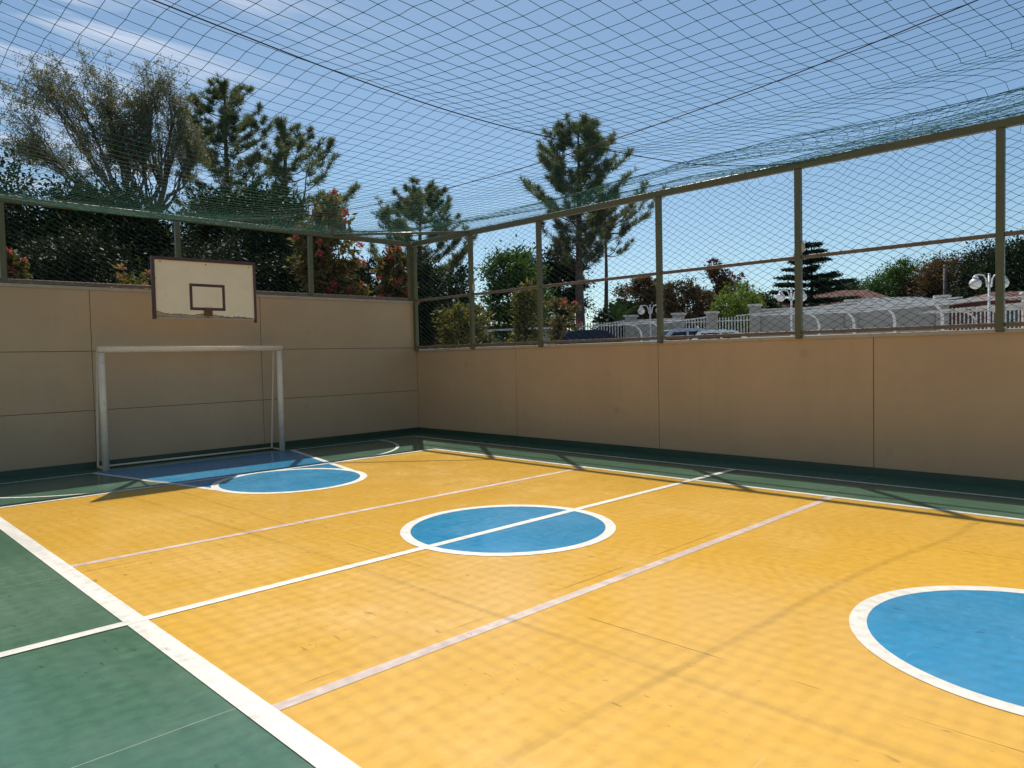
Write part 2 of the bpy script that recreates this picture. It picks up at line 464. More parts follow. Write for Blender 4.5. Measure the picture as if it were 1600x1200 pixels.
def thing(name, base, label, cat, group=None, rz=0.0):
    o = bpy.data.objects.new(name, None)
    o.empty_display_size = 0.3
    o.location = base
    o.rotation_euler = (0, 0, rz)
    COL.objects.link(o)
    BASE[o.name] = np.asarray(base, float)
    return tag(o, label, cat, group)

def part(name, mb, mat, parent, smooth=False, kind=None, label=None, local=False):
    """mesh part; coordinates are world coordinates unless local"""
    b = np.zeros(3) if local else BASE[parent.name]
    v = np.asarray(mb.v, float) - b
    o = bpy.data.objects.new(name, mesh_from(name, v, mb.f, mat, smooth))
    o.parent = parent
    COL.objects.link(o)
    BASE[o.name] = BASE[parent.name]
    return tag(o, label=label, kind=kind)

def inst(src, name, parent, loc, rot=(0, 0, 0), scale=(1, 1, 1)):
    o = bpy.data.objects.new(name, src)
    o.parent = parent; o.location = loc; o.rotation_euler = rot; o.scale = scale
    COL.objects.link(o)
    BASE[o.name] = BASE[parent.name]
    return o

def structure(name, mb, mat, smooth=False):
    o = bpy.data.objects.new(name, mesh_from(name, mb.v, mb.f, mat, smooth))
    COL.objects.link(o); o['kind'] = 'structure'
    BASE[o.name] = np.zeros(3)
    return o

def copy_tree(o, parent=None):
    c = o.copy(); COL.objects.link(c)
    if parent is not None: c.parent = parent
    BASE[c.name] = BASE.get(o.name, np.zeros(3))
    for ch in list(o.children): copy_tree(ch, c)
    return c

def leaf_part(name, parent, cen, axis, L, W, mat, nrm=None, kind=None):
    """diamond leaves: cen (N,3) world, axis (N,3) unit, L, W arrays"""
    N = len(cen)
    if nrm is None:
        nrm = RNG.normal(size=(N, 3))
    s = np.cross(axis, nrm); s /= (np.linalg.norm(s, axis=1, keepdims=True) + 1e-9)
    L = np.broadcast_to(np.asarray(L, float), (N,))[:, None]; W = np.broadcast_to(np.asarray(W, float), (N,))[:, None]
    v = np.empty((N, 4, 3))
    v[:, 0] = cen - axis * L * 0.5
    v[:, 1] = cen + s * W * 0.5 - axis * L * 0.08
    v[:, 2] = cen + axis * L * 0.5
    v[:, 3] = cen - s * W * 0.5 - axis * L * 0.08
    v -= BASE[parent.name]
    me = bpy.data.meshes.new(name)
    me.vertices.add(N * 4); me.vertices.foreach_set('co', v.astype(np.float32).ravel())
    me.loops.add(N * 4); me.loops.foreach_set('vertex_index', np.arange(N * 4, dtype=np.int32))
    me.polygons.add(N)
    me.polygons.foreach_set('loop_start', np.arange(0, N * 4, 4, dtype=np.int32))
    me.materials.append(MATS[mat])
    me.update(calc_edges=True)
    o = bpy.data.objects.new(name, me)
    o.parent = parent; COL.objects.link(o)
    BASE[o.name] = BASE[parent.name]
    return tag(o, kind=kind)

def unit(a):
    return a / (np.linalg.norm(a, axis=-1, keepdims=True) + 1e-9)

# ================================================================== SETTING
GZ = 1.0          # level of the ground round the sunken court
g = MB()
X0, X1, Y0, Y1 = -11.6, 0.20, -17.6, 0.20
B = 900
for q in (((-B, -B), (B, -B), (B, Y0), (-B, Y0)), ((-B, Y1), (B, Y1), (B, B), (-B, B)), ((-B, Y0), (X0, Y0), (X0, Y1), (-B, Y1)), ((X1, Y0), (B, Y0), (B, Y1), (X1, Y1))):
    g.poly([(x, y, GZ) for x, y in q])
g.poly([(X0, Y0, GZ), (X0, Y1, GZ), (X0, Y1, -0.3), (X0, Y0, -0.3)])
g.poly([(X0, Y0, GZ), (X0, Y0, -0.3), (X1, Y0, -0.3), (X1, Y0, GZ)])
structure('ground', g, 'soil')
pk = MB(); pk.poly([(2.5, -26, GZ + 0.01), (60, -26, GZ + 0.01), (22, 12, GZ + 0.01), (2.5, 12, GZ + 0.01)])
structure('car_park', pk, 'concrete')

# ---- court floor and its paint
fl = MB(); fl.box(-11.6, -17.6, -0.3, 0.1, 0.1, 0.0)
floor = structure('court_floor', fl, 'floor_green')
XL, XR = -8.573, -1.688          # painted yellow field
YC = -8.13
YT, YB = -2.69, 2 * YC + 2.69
XO, YO = -0.551, -0.498          # outer line
XOL, YOB = -9.71, 2 * YC + 0.498
CX = -5.115

def sheet(name, polys, z, mat, parent=floor):
    m = MB()
    for p in polys: m.poly([(x, y, z) for x, y in p])
    return part(name, m, mat, parent)

def rect(x0, y0, x1, y1): return [(x0, y0), (x1, y0), (x1, y1), (x0, y1)]

def ring(cx, cy, r0, r1, a0=0, a1=360, n=96):
    out = []
    for i in range(n):
        p, q = R(a0 + (a1 - a0) * i / n), R(a0 + (a1 - a0) * (i + 1) / n)
        out.append([(cx + r0 * math.cos(p), cy + r0 * math.sin(p)), (cx + r1 * math.cos(p), cy + r1 * math.sin(p)), (cx + r1 * math.cos(q), cy + r1 * math.sin(q)), (cx + r0 * math.cos(q), cy + r0 * math.sin(q))])
    return out

def disc(cx, cy, r, n=96): return [[(cx + r * math.cos(2 * math.pi * i / n), cy + r * math.sin(2 * math.pi * i / n)) for i in range(n)]]

sheet('yellow_field', [rect(XL, YB, XR, YT)], 0.0015, 'floor_yellow')
RC = 1.065
FT = -3.70
for s in (1, -1):
    def my(y): return y if s == 1 else 2 * YC - y
    k = [(CX - 1.70, my(YO)), (CX + 1.70, my(YO)), (CX + 1.03, my(FT)), (CX - 1.03, my(FT))]
    sheet('blue_key', [k if s == -1 else k[::-1]], 0.0026, 'floor_blue')
    sheet('blue_disc', disc(CX, my(FT), RC - 0.08), 0.0036, 'floor_blue')
    sheet('circle_line', ring(CX, my(FT), RC - 0.10, RC), 0.0047, 'line_white')
    for t in (1, -1):
        a, b = (CX + t * 1.70, my(YO)), (CX + t * 1.03, my(FT + 0.05))
        w = 0.045
        q = [(a[0] - w, a[1]), (a[0] + w, a[1]), (b[0] + w, b[1]), (b[0] - w, b[1])]
        sheet('key_line', [q if s == -1 else q[::-1]], 0.0040, 'line_white')
        # quarter circle of the goal area, struck from the goal post
        px = CX + t * 1.52
        a0, a1 = ((270, 360) if t == 1 else (180, 270)) if s == 1 else ((0, 90) if t == 1 else (90, 180))
        sheet('goal_area_arc', ring(px, my(YO), 2.115, 2.175, a0, a1, 32), 0.0052, 'line_white')
sheet('blue_disc', disc(CX, YC, RC - 0.08), 0.0036, 'floor_blue')
sheet('circle_line', ring(CX, YC, RC - 0.10, RC), 0.0047, 'line_white')
sheet('halfway_line', [rect(XOL, YC - 0.045, XO, YC + 0.045)], 0.0056, 'line_white')
sheet('side_line', [rect(XL - 0.065, YB - 0.03, XL + 0.065, YT + 0.03)], 0.0043, 'line_white')
sheet('side_line', [rect(XR - 0.04, YB - 0.03, XR + 0.04, YT + 0.03)], 0.0043, 'line_white')
sheet('end_line', [rect(XL - 0.03, YT - 0.035, XR + 0.03, YT + 0.035)], 0.0060, 'line_white')
sheet('end_line', [rect(XL - 0.03, YB - 0.035, XR + 0.03, YB + 0.035)], 0.0060, 'line_white')
sheet('outer_line', [rect(XO - 0.03, YOB, XO + 0.03, YO + 0.03), rect(XOL - 0.03, YOB, XOL + 0.03, YO + 0.03), rect(XOL + 0.03, YO - 0.03, XO - 0.03, YO + 0.03)], 0.0020, 'line_white')
for dyv in (1.83, -1.83):
    sheet('volleyball_line', [rect(XL + 0.065, YC + dyv - 0.042, XR - 0.04, YC + dyv + 0.042)], 0.0034, 'line_lilac')

# ---- the two court walls
HR, HL, HS = 1.84, 2.925, 0.118
left = thing('court_wall', (-5.5, 0.1, 0), 'tall beige panelled wall behind the goal under the backboard', 'wall')
part('wall_core', MB().box(-11.6, 0.012, -0.2, -0.004, 0.20, HL + 0.02), 'joint', left)
J = 0.0045
vx = [-11.6, -9.53, -6.62, -3.71, 0.0]
hz = [HS, 0.961, 1.93, HL]
for i in range(4):
    for k in range(3):
        m = MB().bbox(vx[i] + J, 0.0, hz[k] + (J if k else 0), vx[i + 1] - (J if i < 3 else 0), 0.03, hz[k + 1] - (J if k < 2 else -0.01), 0.004)
        part('panel', m, 'plaster', left)
part('skirting', MB().bbox(-11.6, -0.012, -0.05, -0.013, 0.03, HS + 0.001, 0.004), 'skirting', left)
part('coping', MB().bbox(-11.6, -0.028, HL, 0.0, 0.22, HL + 0.055, 0.006), 'coping', left)

right = thing('court_wall', (0.1, -8.5, 0), 'low beige wall with vertical joints along the car park side', 'wall')
part('wall_core', MB().box(0.012, -17.6, -0.2, 0.20, 0.19, HR + 0.02), 'joint', right)
vy = [0.0, -3.17, -6.48, -9.83, -13.16, -17.6]
for i in range(5):
    m = MB().bbox(0.0, vy[i + 1] + J, HS, 0.03, vy[i] - (J if i else 0), HR + 0.01, 0.004)
    part('panel', m, 'plaster_warm', right)
part('skirting', MB().bbox(-0.012, -17.6, -0.05, 0.03, 0.0, HS + 0.001, 0.004), 'skirting', right)
part('coping', MB().bbox(-0.028, -17.6, HR, 0.22, 0.18, HR + 0.055, 0.006), 'coping', right)

# ---- fences on the walls
def net_strands(mb, w, h, dw, dh, place, r=0.0016, jit=0.006, sag=None):
    """diamond net over a w x h rectangle, node pitch dw x dh; place(a, b) -> world point"""
    nx, nz = int(w / dw), int(round(h / dh)) * 2
    cw, ch = w / nx / 2, h / nz
    J = RNG.normal(scale=jit, size=(2 * nx + 1, nz + 1, 2))
    def P(i, k):
        a, b = i * cw, k * ch
        e = min(k, nz - k, i, 2 * nx - i) > 0
        if e:
            a += J[i, k, 0]; b += J[i, k, 1]
            if sag: 
                da, db = sag(a, b); a += da; b += db
        return place(a, b)
    for d in (1, -1):
        starts = [(i, 0) for i in range(0, 2 * nx + 1, 2)]
        edge = 0 if d == 1 else 2 * nx
        starts += [(edge, k) for k in range(2, nz + 1, 2)]
        for i, k in starts:
            pts = []
            while 0 <= i <= 2 * nx and k <= nz:
                pts.append(P(i, k)); i += d; k += 1
            if len(pts) > 1: mb.tube(pts, r, 3, False)

TOP = 4.26
FX = -0.042
rf = thing('court_fence', (FX, -8.5, HR), 'olive steel fence with diamond netting on the low wall', 'fence')
rposts = [-0.055, -1.963, -3.899, -6.558, -8.856, -11.25, -13.65, -16.05]
pm = mesh_from('post', *(lambda m: (m.v, m.f))(MB().bbox(-0.042, -0.042, 0, 0.042, 0.042, TOP - 0.052 - 1.855, 0.006)), 'fence_paint')
for y in rposts:
    inst(pm, 'post', rf, (0, y + 8.5, 1.855 - HR))
part('top_rail', MB().bbox(FX - 0.045, -17.5, TOP - 0.05, FX + 0.045, -0.105, TOP + 0.05, 0.007), 'fence_paint', rf)
ys = rposts + [-17.5]
for i in range(len(rposts)):
    ya, yb = ys[i] - 0.043, ys[i + 1] + (0.043 if i < len(rposts) - 1 else 0)
    part('middle_rail', MB().bbox(FX - 0.02, yb, 2.962, FX + 0.02, ya, 3.012, 0.004), 'fence_brown', rf)
    part('bottom_rail', MB().bbox(FX - 0.018, yb, 1.915, FX + 0.022, ya, 1.965, 0.004), 'fence_brown', rf)
for y in (-1.963, -8.856):
    zc = 3.13
    b = MB().lathe((0, 0, 0), [(0.012, -0.075), (0.03, -0.06), (0.036, 0), (0.03, 0.06), (0.012, 0.075)], 12)
    b.v = [(FX + 0.02 + vx_, y - 0.045 + vy_, zc + vz_) for vx_, vy_, vz_ in b.v]
    part('cable_gland', b, 'box_beige', rf, smooth=True)
nm = MB()
def rsag(a, b):
    # slack at the top edge, bunched meshes
    t = max(0.0, (b - 1.75) / 0.55)
    return (0.05 * t * math.sin(a * 9.1) + 0.02 * math.sin(a * 3.3 + b * 4), -0.05 * t * math.sin(a * 2.3 + 1) - 0.02 * math.sin(a * 1.7))
net_strands(nm, 17.2, 2.29, 0.168, 0.098, lambda a, b: (FX + 0.03 + 0.01 * math.sin(a * 2), -0.15 - a, 1.93 + b), 0.0027, 0.005, rsag)
part('netting', nm, 'net_grey', rf, kind='stuff')

lf = thing('court_fence', (-5.5, -0.03, HL), 'olive steel fence with dark netting above the goal wall', 'fence')
FY = 0.03
lposts = [-0.12, -2.59, -5.18, -7.77, -10.3]
pm2 = mesh_from('post', *(lambda m: (m.v, m.f))(MB().bbox(-0.042, -0.042, 0, 0.042, 0.042, TOP - 0.052 - (HL + 0.056), 0.006)), 'fence_paint')
for x in lposts:
    inst(pm2, 'post', lf, (x + 5.5, FY + 0.03, 0.056))
part('top_rail', MB().bbox(-11.5, FY - 0.045, TOP - 0.05, -0.0885, FY + 0.045, TOP + 0.05, 0.007), 'fence_paint', lf)
xs = lposts + [-11.5]
for i in range(len(lposts)):
    part('bottom_rail', MB().bbox(xs[i + 1] + (0.043 if i < len(lposts) - 1 else 0), FY - 0.02, HL + 0.075, xs[i] - 0.043, FY + 0.02, HL + 0.125, 0.004), 'fence_brown', lf)
part('corner_brace', MB().tube([(FX - 0.03, -1.963, TOP + 0.015), (-2.06, FY - 0.03, TOP + 0.015)], 0.026, 8), 'fence_brown', lf, smooth=True)
nm = MB()
net_strands(nm, 11.2, 1.20, 0.150, 0.080, lambda a, b: (-0.17 - a, FY + 0.012 * math.sin(a * 2.4), HL + 0.09 + b), 0.0018, 0.005, lambda a, b: (0.015 * math.sin(a * 3 + b * 5), -0.012 * math.sin(a * 1.9)))
part('netting', nm, 'net_grey', lf, kind='stuff')

# ---- net roof over the court, hung from cables
def cable1_z(x): return 3.59 + 0.71 * ((x + 6.0) / 6.0) ** 2
def cable2_z(y):
    return float(np.interp(-y, [0, 1, 2, 3, 4, 5, 6, 6.8, 7.6, 8.2, 8.8, 9.4, 10, 11, 11.8, 12.4, 14, 16.5], [4.3, 4.09, 3.90, 3.745, 3.62, 3.53, 3.46, 3.42, 3.392, 3.385, 3.387, 3.405, 3.435, 3.50, 3.575, 3.64, 3.85, 4.3]))
WX, WY = 11.0, 16.6
C1Y, C2X = -8.97, -5.35
def smooth_noise(x, y):
    return (math.sin(1.7 * x + 0.9 * y + 1.0) + math.sin(2.3 * y - 1.1 * x + 2.0) + math.sin(0.8 * x - 1.9 * y)) / 3
def net_z(x, y):
    fy = max(0.0, 1 - ((y - C1Y) / C1Y) ** 2)
    pf = max(0.0, 1 - ((x + 6.0) / 6.0) ** 2)
    z = 4.315 - 0.72 * (pf ** (1.0 + 0.6 * min(1, abs(y - C1Y) / 1.2))) * fy
    # hangs between its supports
    ty = (y / C1Y) if y > C1Y else ((y + WY) / (WY + C1Y))
    tx = (x / C2X) if x > C2X else ((x + WX) / (WX + C2X))
    ty, tx = min(max(ty, 0), 1), min(max(tx, 0), 1)
    sy = (4 * ty * (1 - ty)) ** 0.75
    sx = (4 * tx * (1 - tx)) ** 0.75
    ex = min(1, max(0, (-x - 0.8) / 2.6))
    z -= 0.19 * sy * ex + 0.07 * sx * sy
    z += 0.025 * smooth_noise(x, y) * min(1, -x) * min(1, -y)
    return z
def net_pt(u, v):
    x, y = -u, -v
    # slack folds towards the low-wall side
    k = (1 / (1 + math.exp(-(v - 7.6) / 0.7))) * min(1, max(0, u - 0.7) / 0.9) * min(1, max(0, 4.9 - u) / 1.4)
    ox = 0.06 * k * math.sin(v * 1.9 + u * 1.6)
    oy = 0.42 * k * math.sin(6.283 * (u - 0.55 + 0.10 * math.sin(v * 0.9)) / 1.9)
    dz = 0.115 * k * math.sin(6.283 * (u - 0.15) / 1.9 + 0.3 * math.sin(1.1 * v))
    w = min(1, u) * min(1, v)
    ox += 0.03 * w * math.sin(v * 1.3 + u * 0.7); oy += 0.03 * w * math.sin(u * 1.5 - v * 0.6)
    return (x + ox, y + oy, net_z(x, y) + dz)
roof = thing('net_roof', (-5.4, -8.2, 0), 'sagging green net roof of square meshes stretched over the court', 'net')
MESH = 0.130
nu, nv = int(WX / MESH), int(WY / MESH)
JN = RNG.normal(scale=0.0022, size=(nu + 1, nv + 1, 3))
grid = np.empty((nu + 1, nv + 1, 3))
for i in range(nu + 1):
    for j in range(nv + 1):
        grid[i, j] = net_pt(i * WX / nu, j * WY / nv)
grid += JN
nm = MB()
RS = 0.0019
for i in range(nu + 1): nm.tube(grid[i], RS, 3, False)
for j in range(nv + 1): nm.tube(grid[:, j], RS, 3, False)
kr = 0.0036
OFF = [(kr, 0, 0), (0, kr, 0), (-kr, 0, 0), (0, -kr, 0), (0, 0, kr), (0, 0, -kr)]
for i in range(nu + 1):
    for j in range(nv + 1):
        g0 = grid[i, j]; k0 = len(nm.v)
        nm.v += [(g0[0] + a, g0[1] + b, g0[2] + c) for a, b, c in OFF]
        nm.f += [(k0, k0 + 1, k0 + 4), (k0 + 1, k0 + 2, k0 + 4), (k0 + 2, k0 + 3, k0 + 4), (k0 + 3, k0, k0 + 4), (k0 + 1, k0, k0 + 5), (k0 + 2, k0 + 1, k0 + 5), (k0 + 3, k0 + 2, k0 + 5), (k0, k0 + 3, k0 + 5)]
part('netting', nm, 'net_green', roof, kind='stuff')
xsamp = np.linspace(0, -11.0, 60)
part('cable', MB().tube([(x, C1Y + 0.10 * max(0, 1 + x) + 0.02 * math.sin(x * 1.7), cable1_z(x) + 0.006) for x in xsamp], 0.0045, 6), 'cable', roof)
ysamp = np.linspace(0, -16.3, 80)
part('cable', MB().tube([(C2X + 0.15 * max(0, 1 + y / 4) + 0.02 * math.sin(y), y, cable2_z(y) + 0.006) for y in ysamp], 0.0038, 6), 'cable_red', roof)
# bunched edge of the net tied to both rails
def edge_rope(p0, p1, n):
    m = MB(); p0, p1 = np.array(p0), np.array(p1)
    for s in range(5):
        ph = s * 1.26
        pts = []
        for i in range(n + 1):
            t = i / n
            q = p0 + (p1 - p0) * t
            a = ph + t * n * 0.55
            d = (p1 - p0) / np.linalg.norm(p1 - p0); sd = np.array([-d[1], d[0], 0])
            q = q + sd * (0.040 * math.cos(a) + RNG.normal(scale=0.006)) + np.array([0, 0, 0.016 * math.sin(a) + abs(RNG.normal(scale=0.010))])
            pts.append(q)
        m.tube(pts, 0.0026, 3, False)
    for i in range(n // 7):
        t = random.random(); q = p0 + (p1 - p0) * t
        L = random.uniform(0.04, 0.10)
        m.tube([q, q + np.array([random.uniform(-.03, .03), random.uniform(-.03, .03), L * 0.6]), q + np.array([random.uniform(-.06, .06), random.uniform(-.06, .06), L])], 0.0022, 3, False)
    return m
part('edge_rope', edge_rope((-11.4, FY, TOP + 0.058), (-0.1, FY, TOP + 0.058), 200), 'net_green', roof)
part('edge_rope', edge_rope((FX, -16.3, TOP + 0.058), (FX, -0.1, TOP + 0.058), 280), 'net_green', roof)

# ================================================================== GOAL
GXL, GXR, GY = -6.625, -3.605, YO
goal = thing('goal', (CX, GY, 0), 'white steel five-a-side goal frame without a net', 'goal')
PR = 0.052
for x in (GXL, GXR):
    part('post', MB().tube([(x, GY, 0.006), (x, GY, 2.0 - 2 * PR - 0.001)], PR, 20), 'goal_white', goal, smooth=False)
part('crossbar', MB().tube([(GXL - PR, GY, 2.0 - PR), (GXR + PR, GY, 2.0 - PR)], PR, 20), 'goal_white', goal)
for o in goal.children:
    o.data.polygons.foreach_set('use_smooth', [len(p.vertices) == 4 for p in o.data.polygons])
for x in (GXL, GXR):
    part('stay', MB().tube([(x, GY + PR * 0.9, 1.93), (x, GY + 0.17, 1.93), (x, GY + 0.22, 1.88), (x, -0.075, 0.06), (x, -0.075, 0.022)], 0.016, 8), 'goal_white', goal, smooth=True)
    part('side_bar', MB().tube([(x, GY + PR * 0.9, 0.03), (x, -0.09, 0.03)], 0.015, 8), 'goal_white', goal, smooth=True)
part('back_bar', MB().tube([(GXL - 0.015, -0.073, 0.034), (GXR + 0.015, -0.073, 0.034)], 0.016, 8), 'goal_white', goal, smooth=True)

# ================================================================== BACKBOARD
BX0, BX1, BZ0, BZ1, BY = -6.035, -4.335, 2.42, 3.405, -1.15
bb = thing('backboard', ((BX0 + BX1) / 2, BY, BZ0), 'worn cream basketball backboard with brown frame and chipped bottom edge', 'backboard')
random.seed(5)
edge = []
n = 42
for i in range(n + 1):
    t = i / n
    x = BX0 + 0.04 + t * (BX1 - BX0 - 0.075)
    base = np.interp(t, [0, .06, .08, .30, .36, .40, .50, .60, .70, .76, .80, .9, 1], [2.54, 2.505, 2.492, 2.488, 2.472, 2.498, 2.502, 2.486, 2.458, 2.446, 2.466, 2.452, 2.440])
    edge.append((x, base + random.uniform(-0.006, 0.006)))
outl = edge + [(BX1 - 0.035, BZ1 - 0.035), (BX0 + 0.04, BZ1 - 0.05)]
fm = MB()
# front sheet as vertical strips so the ragged edge keeps its thickness
def topz(x): return BZ1 - 0.05 + (x - BX0) / (BX1 - BX0) * 0.015
for i in range(n):
    (xa, za), (xb, zb) = edge[i], edge[i + 1]
    fm.poly([(xa, BY, za), (xb, BY, zb), (xb, BY, topz(xb)), (xa, BY, topz(xa))])
    fm.poly([(xb, BY + 0.012, zb), (xb, BY, zb), (xa, BY, za), (xa, BY + 0.012, za)])
face = part('board_panel', fm, 'board_face', bb)
ed = MB()
for i in range(n):
    (xa, za), (xb, zb) = edge[i], edge[i + 1]
    k = 0.006 + 0.016 * abs(math.sin(i * 1.9)) * (0.4 + 0.6 * (i % 5 == 0 or 26 < i < 38))
    ed.poly([(xa, BY - 0.0015, za), (xb, BY - 0.0015, zb), (xb, BY - 0.0015, zb + k), (xa, BY - 0.0015, za + 0.004)])
part('chipped_edge', ed, 'board_edge', bb, label='dark chipped lower edge of the backboard sheet')
part('backing_board', MB().box(BX0 + 0.02, BY + 0.013, BZ0 + 0.02, BX1 - 0.02, BY + 0.03, BZ1 - 0.03), 'board_back', bb)
part('bottom_batten', MB().bbox(BX0 + 0.045, BY - 0.012, BZ0, BX1 - 0.04, BY + 0.012, BZ0 + 0.022, 0.003), 'coping', bb)
part('top_bar', MB().prism([(BX0 - 0.005, BZ1 - 0.055), (BX1 + 0.0, BZ1 - 0.040), (BX1 + 0.0, BZ1 + 0.012), (BX0 - 0.005, BZ1 - 0.006)], 'y', BY + 0.03, BY - 0.028), 'board_brown', bb)
part('side_bar', MB().bbox(BX0 - 0.004, BY - 0.026, BZ0 - 0.012, BX0 + 0.044, BY + 0.03, BZ1 - 0.055, 0.004), 'board_brown', bb)
part('side_bar', MB().bbox(BX1 - 0.036, BY - 0.026, BZ0 - 0.045, BX1 + 0.002, BY + 0.03, BZ1 - 0.042, 0.004), 'board_brown', bb)
tx0, tx1, tz0, tz1, tw = -5.46, -4.875, 2.565, 3.0, 0.046
tm = MB()
for q in ((tx0, tz0, tx1, tz0 + tw), (tx0, tz1 - tw, tx1, tz1), (tx0, tz0 + tw, tx0 + tw, tz1 - tw), (tx1 - tw, tz0 + tw, tx1, tz1 - tw)):
    tm.box(q[0], BY - 0.0022, q[1], q[2], BY - 0.0005, q[3])
part('target_square', tm, 'board_brown', bb)
part('rim_plate', MB().bbox(-5.235, BY - 0.03, 2.475, -5.105, BY - 0.003, 2.605, 0.004), 'rust', bb, label='rusty plate left from the missing ring')
for x, z in ((-5.9, BZ1 - 0.085), (-5.18, BZ1 - 0.085), (-4.45, BZ1 - 0.085), (-5.17, 2.455), (-5.985, 3.05)):
    part('bolt', MB().tube([(x, BY - 0.008, z), (x, BY + 0.002, z)], 0.009, 8), 'board_edge', bb)
for x in (-5.36, -4.98):
    part('support_arm', MB().tube([(x, BY + 0.03, 3.02), (-5.18 + (x + 5.18) * 0.15, -0.012, 3.02)], 0.02, 8), 'board_brown', bb)

# ================================================================== TREES
def lump(dirs, seed, amp):
    r = np.random.default_rng(seed)
    k = r.normal(size=(6, 3)) * 2.2; ph = r.uniform(0, 6.28, 6)
    return 1 + amp * np.sin(dirs @ k.T + ph).mean(axis=1) * 1.6

def trunk_mesh(base, top, r0, r1, limbs, seed):
    r = np.random.default_rng(seed)
    m = MB(); base, top = np.array(base, float), np.array(top, float)
    pts = [base + (top - base) * t + np.append(r.normal(scale=0.06 * np.linalg.norm(top - base) * 0.25, size=2) * (0 < t < 1), 0) for t in np.linspace(0, 1, 6)]
    m.tube(pts, list(np.linspace(r0, r1, 6)), 8)
    for q in limbs:
        t = r.uniform(0.35, 0.95); i = min(4, int(t * 5)); s = pts[i] + (pts[i + 1] - pts[i]) * (t * 5 - i)
        q = np.array(q); mid = (s + q) / 2 + np.array([0, 0, -0.08 * np.linalg.norm(q - s)]) + r.normal(scale=0.1, size=3)
        rr = (r0 + (r1 - r0) * t) * 0.55
        m.tube([s, mid, q], [rr, rr * 0.6, rr * 0.15], 5)
    return m

def broadleaf(name, label, x, y, ztop, zbot, rx, nclump, nleaf, L, W, mat, seed, cat='tree', group=None, ry=None, clump=0.24, trunk_r=0.18, bark='bark_dark', amp=0.35, flat=0.75, flowers=None, droop=0.0, zg=GZ, shell=0.5):
    r = np.random.default_rng(seed)
    ry = ry or rx
    t = thing(name, (x, y, zg), label, cat, group)
    cz, rz = (ztop + zbot) / 2, (ztop - zbot) / 2
    d = unit(r.normal(size=(nclump, 3)))
    rad = r.uniform(shell ** 3, 1, nclump) ** (1 / 3) * lump(d, seed, amp)
    C = np.array([x, y, cz]) + d * rad[:, None] * (np.array([rx, ry, rz]) * (1 - clump * 0.8))
    per = np.maximum(8, (r.gamma(4, 0.25, nclump) * nleaf / nclump)).astype(int)
    idx = np.repeat(np.arange(nclump), per)
    sz = clump * min(rx, rz) * r.uniform(0.7, 1.35, nclump)
    off = r.normal(size=(len(idx), 3))
    off = unit(off) * (np.abs(r.normal(size=(len(idx), 1))) ** 0.6) * np.array([1, 1, flat])
    cen = C[idx] + off * sz[idx][:, None]
    ax = unit(unit(cen - np.array([x, y, cz])) * 0.5 + off * 0.4 + r.normal(size=cen.shape) * 0.6 + np.array([0, 0, -droop]))
    sc = np.clip(r.lognormal(-0.05, 0.32, len(cen)), 0.4, 1.9)
    keep = cen[:, 2] > zg + 0.1
    part('trunk', trunk_mesh((x, y, zg - 0.1), (x + r.normal() * 0.15, y + r.normal() * 0.15, cz + rz * 0.35), trunk_r, trunk_r * 0.3, C[r.permutation(nclump)[:min(16, nclump)]], seed), bark, t, smooth=True)
    leaf_part('crown', t, cen[keep], ax[keep], L * sc[keep], W * sc[keep], mat)
    if flowers:
        fmat, nf, fL, fW, where = flowers
        sel = np.argsort(-(d @ np.array(where)) * rad + r.normal(size=nclump) * 0.45)[:nf]
        k = 26
        for c0, d0, s0 in zip(C[sel], d[sel], sz[sel]):
            fc = np.tile(c0 + d0 * s0 * 1.05, (k, 1))
            fo = unit(r.normal(size=fc.shape) + np.array([0, 0, 0.4]))
            fo_len = r.uniform(0.25, 1.0, (k, 1)) * fL * 0.9
            leaf_part('flower_head', t, fc + fo * fo_len, unit(fo + r.normal(size=fo.shape) * 0.3), fL * r.uniform(.7, 1.2, k), fW, fmat)
    return t

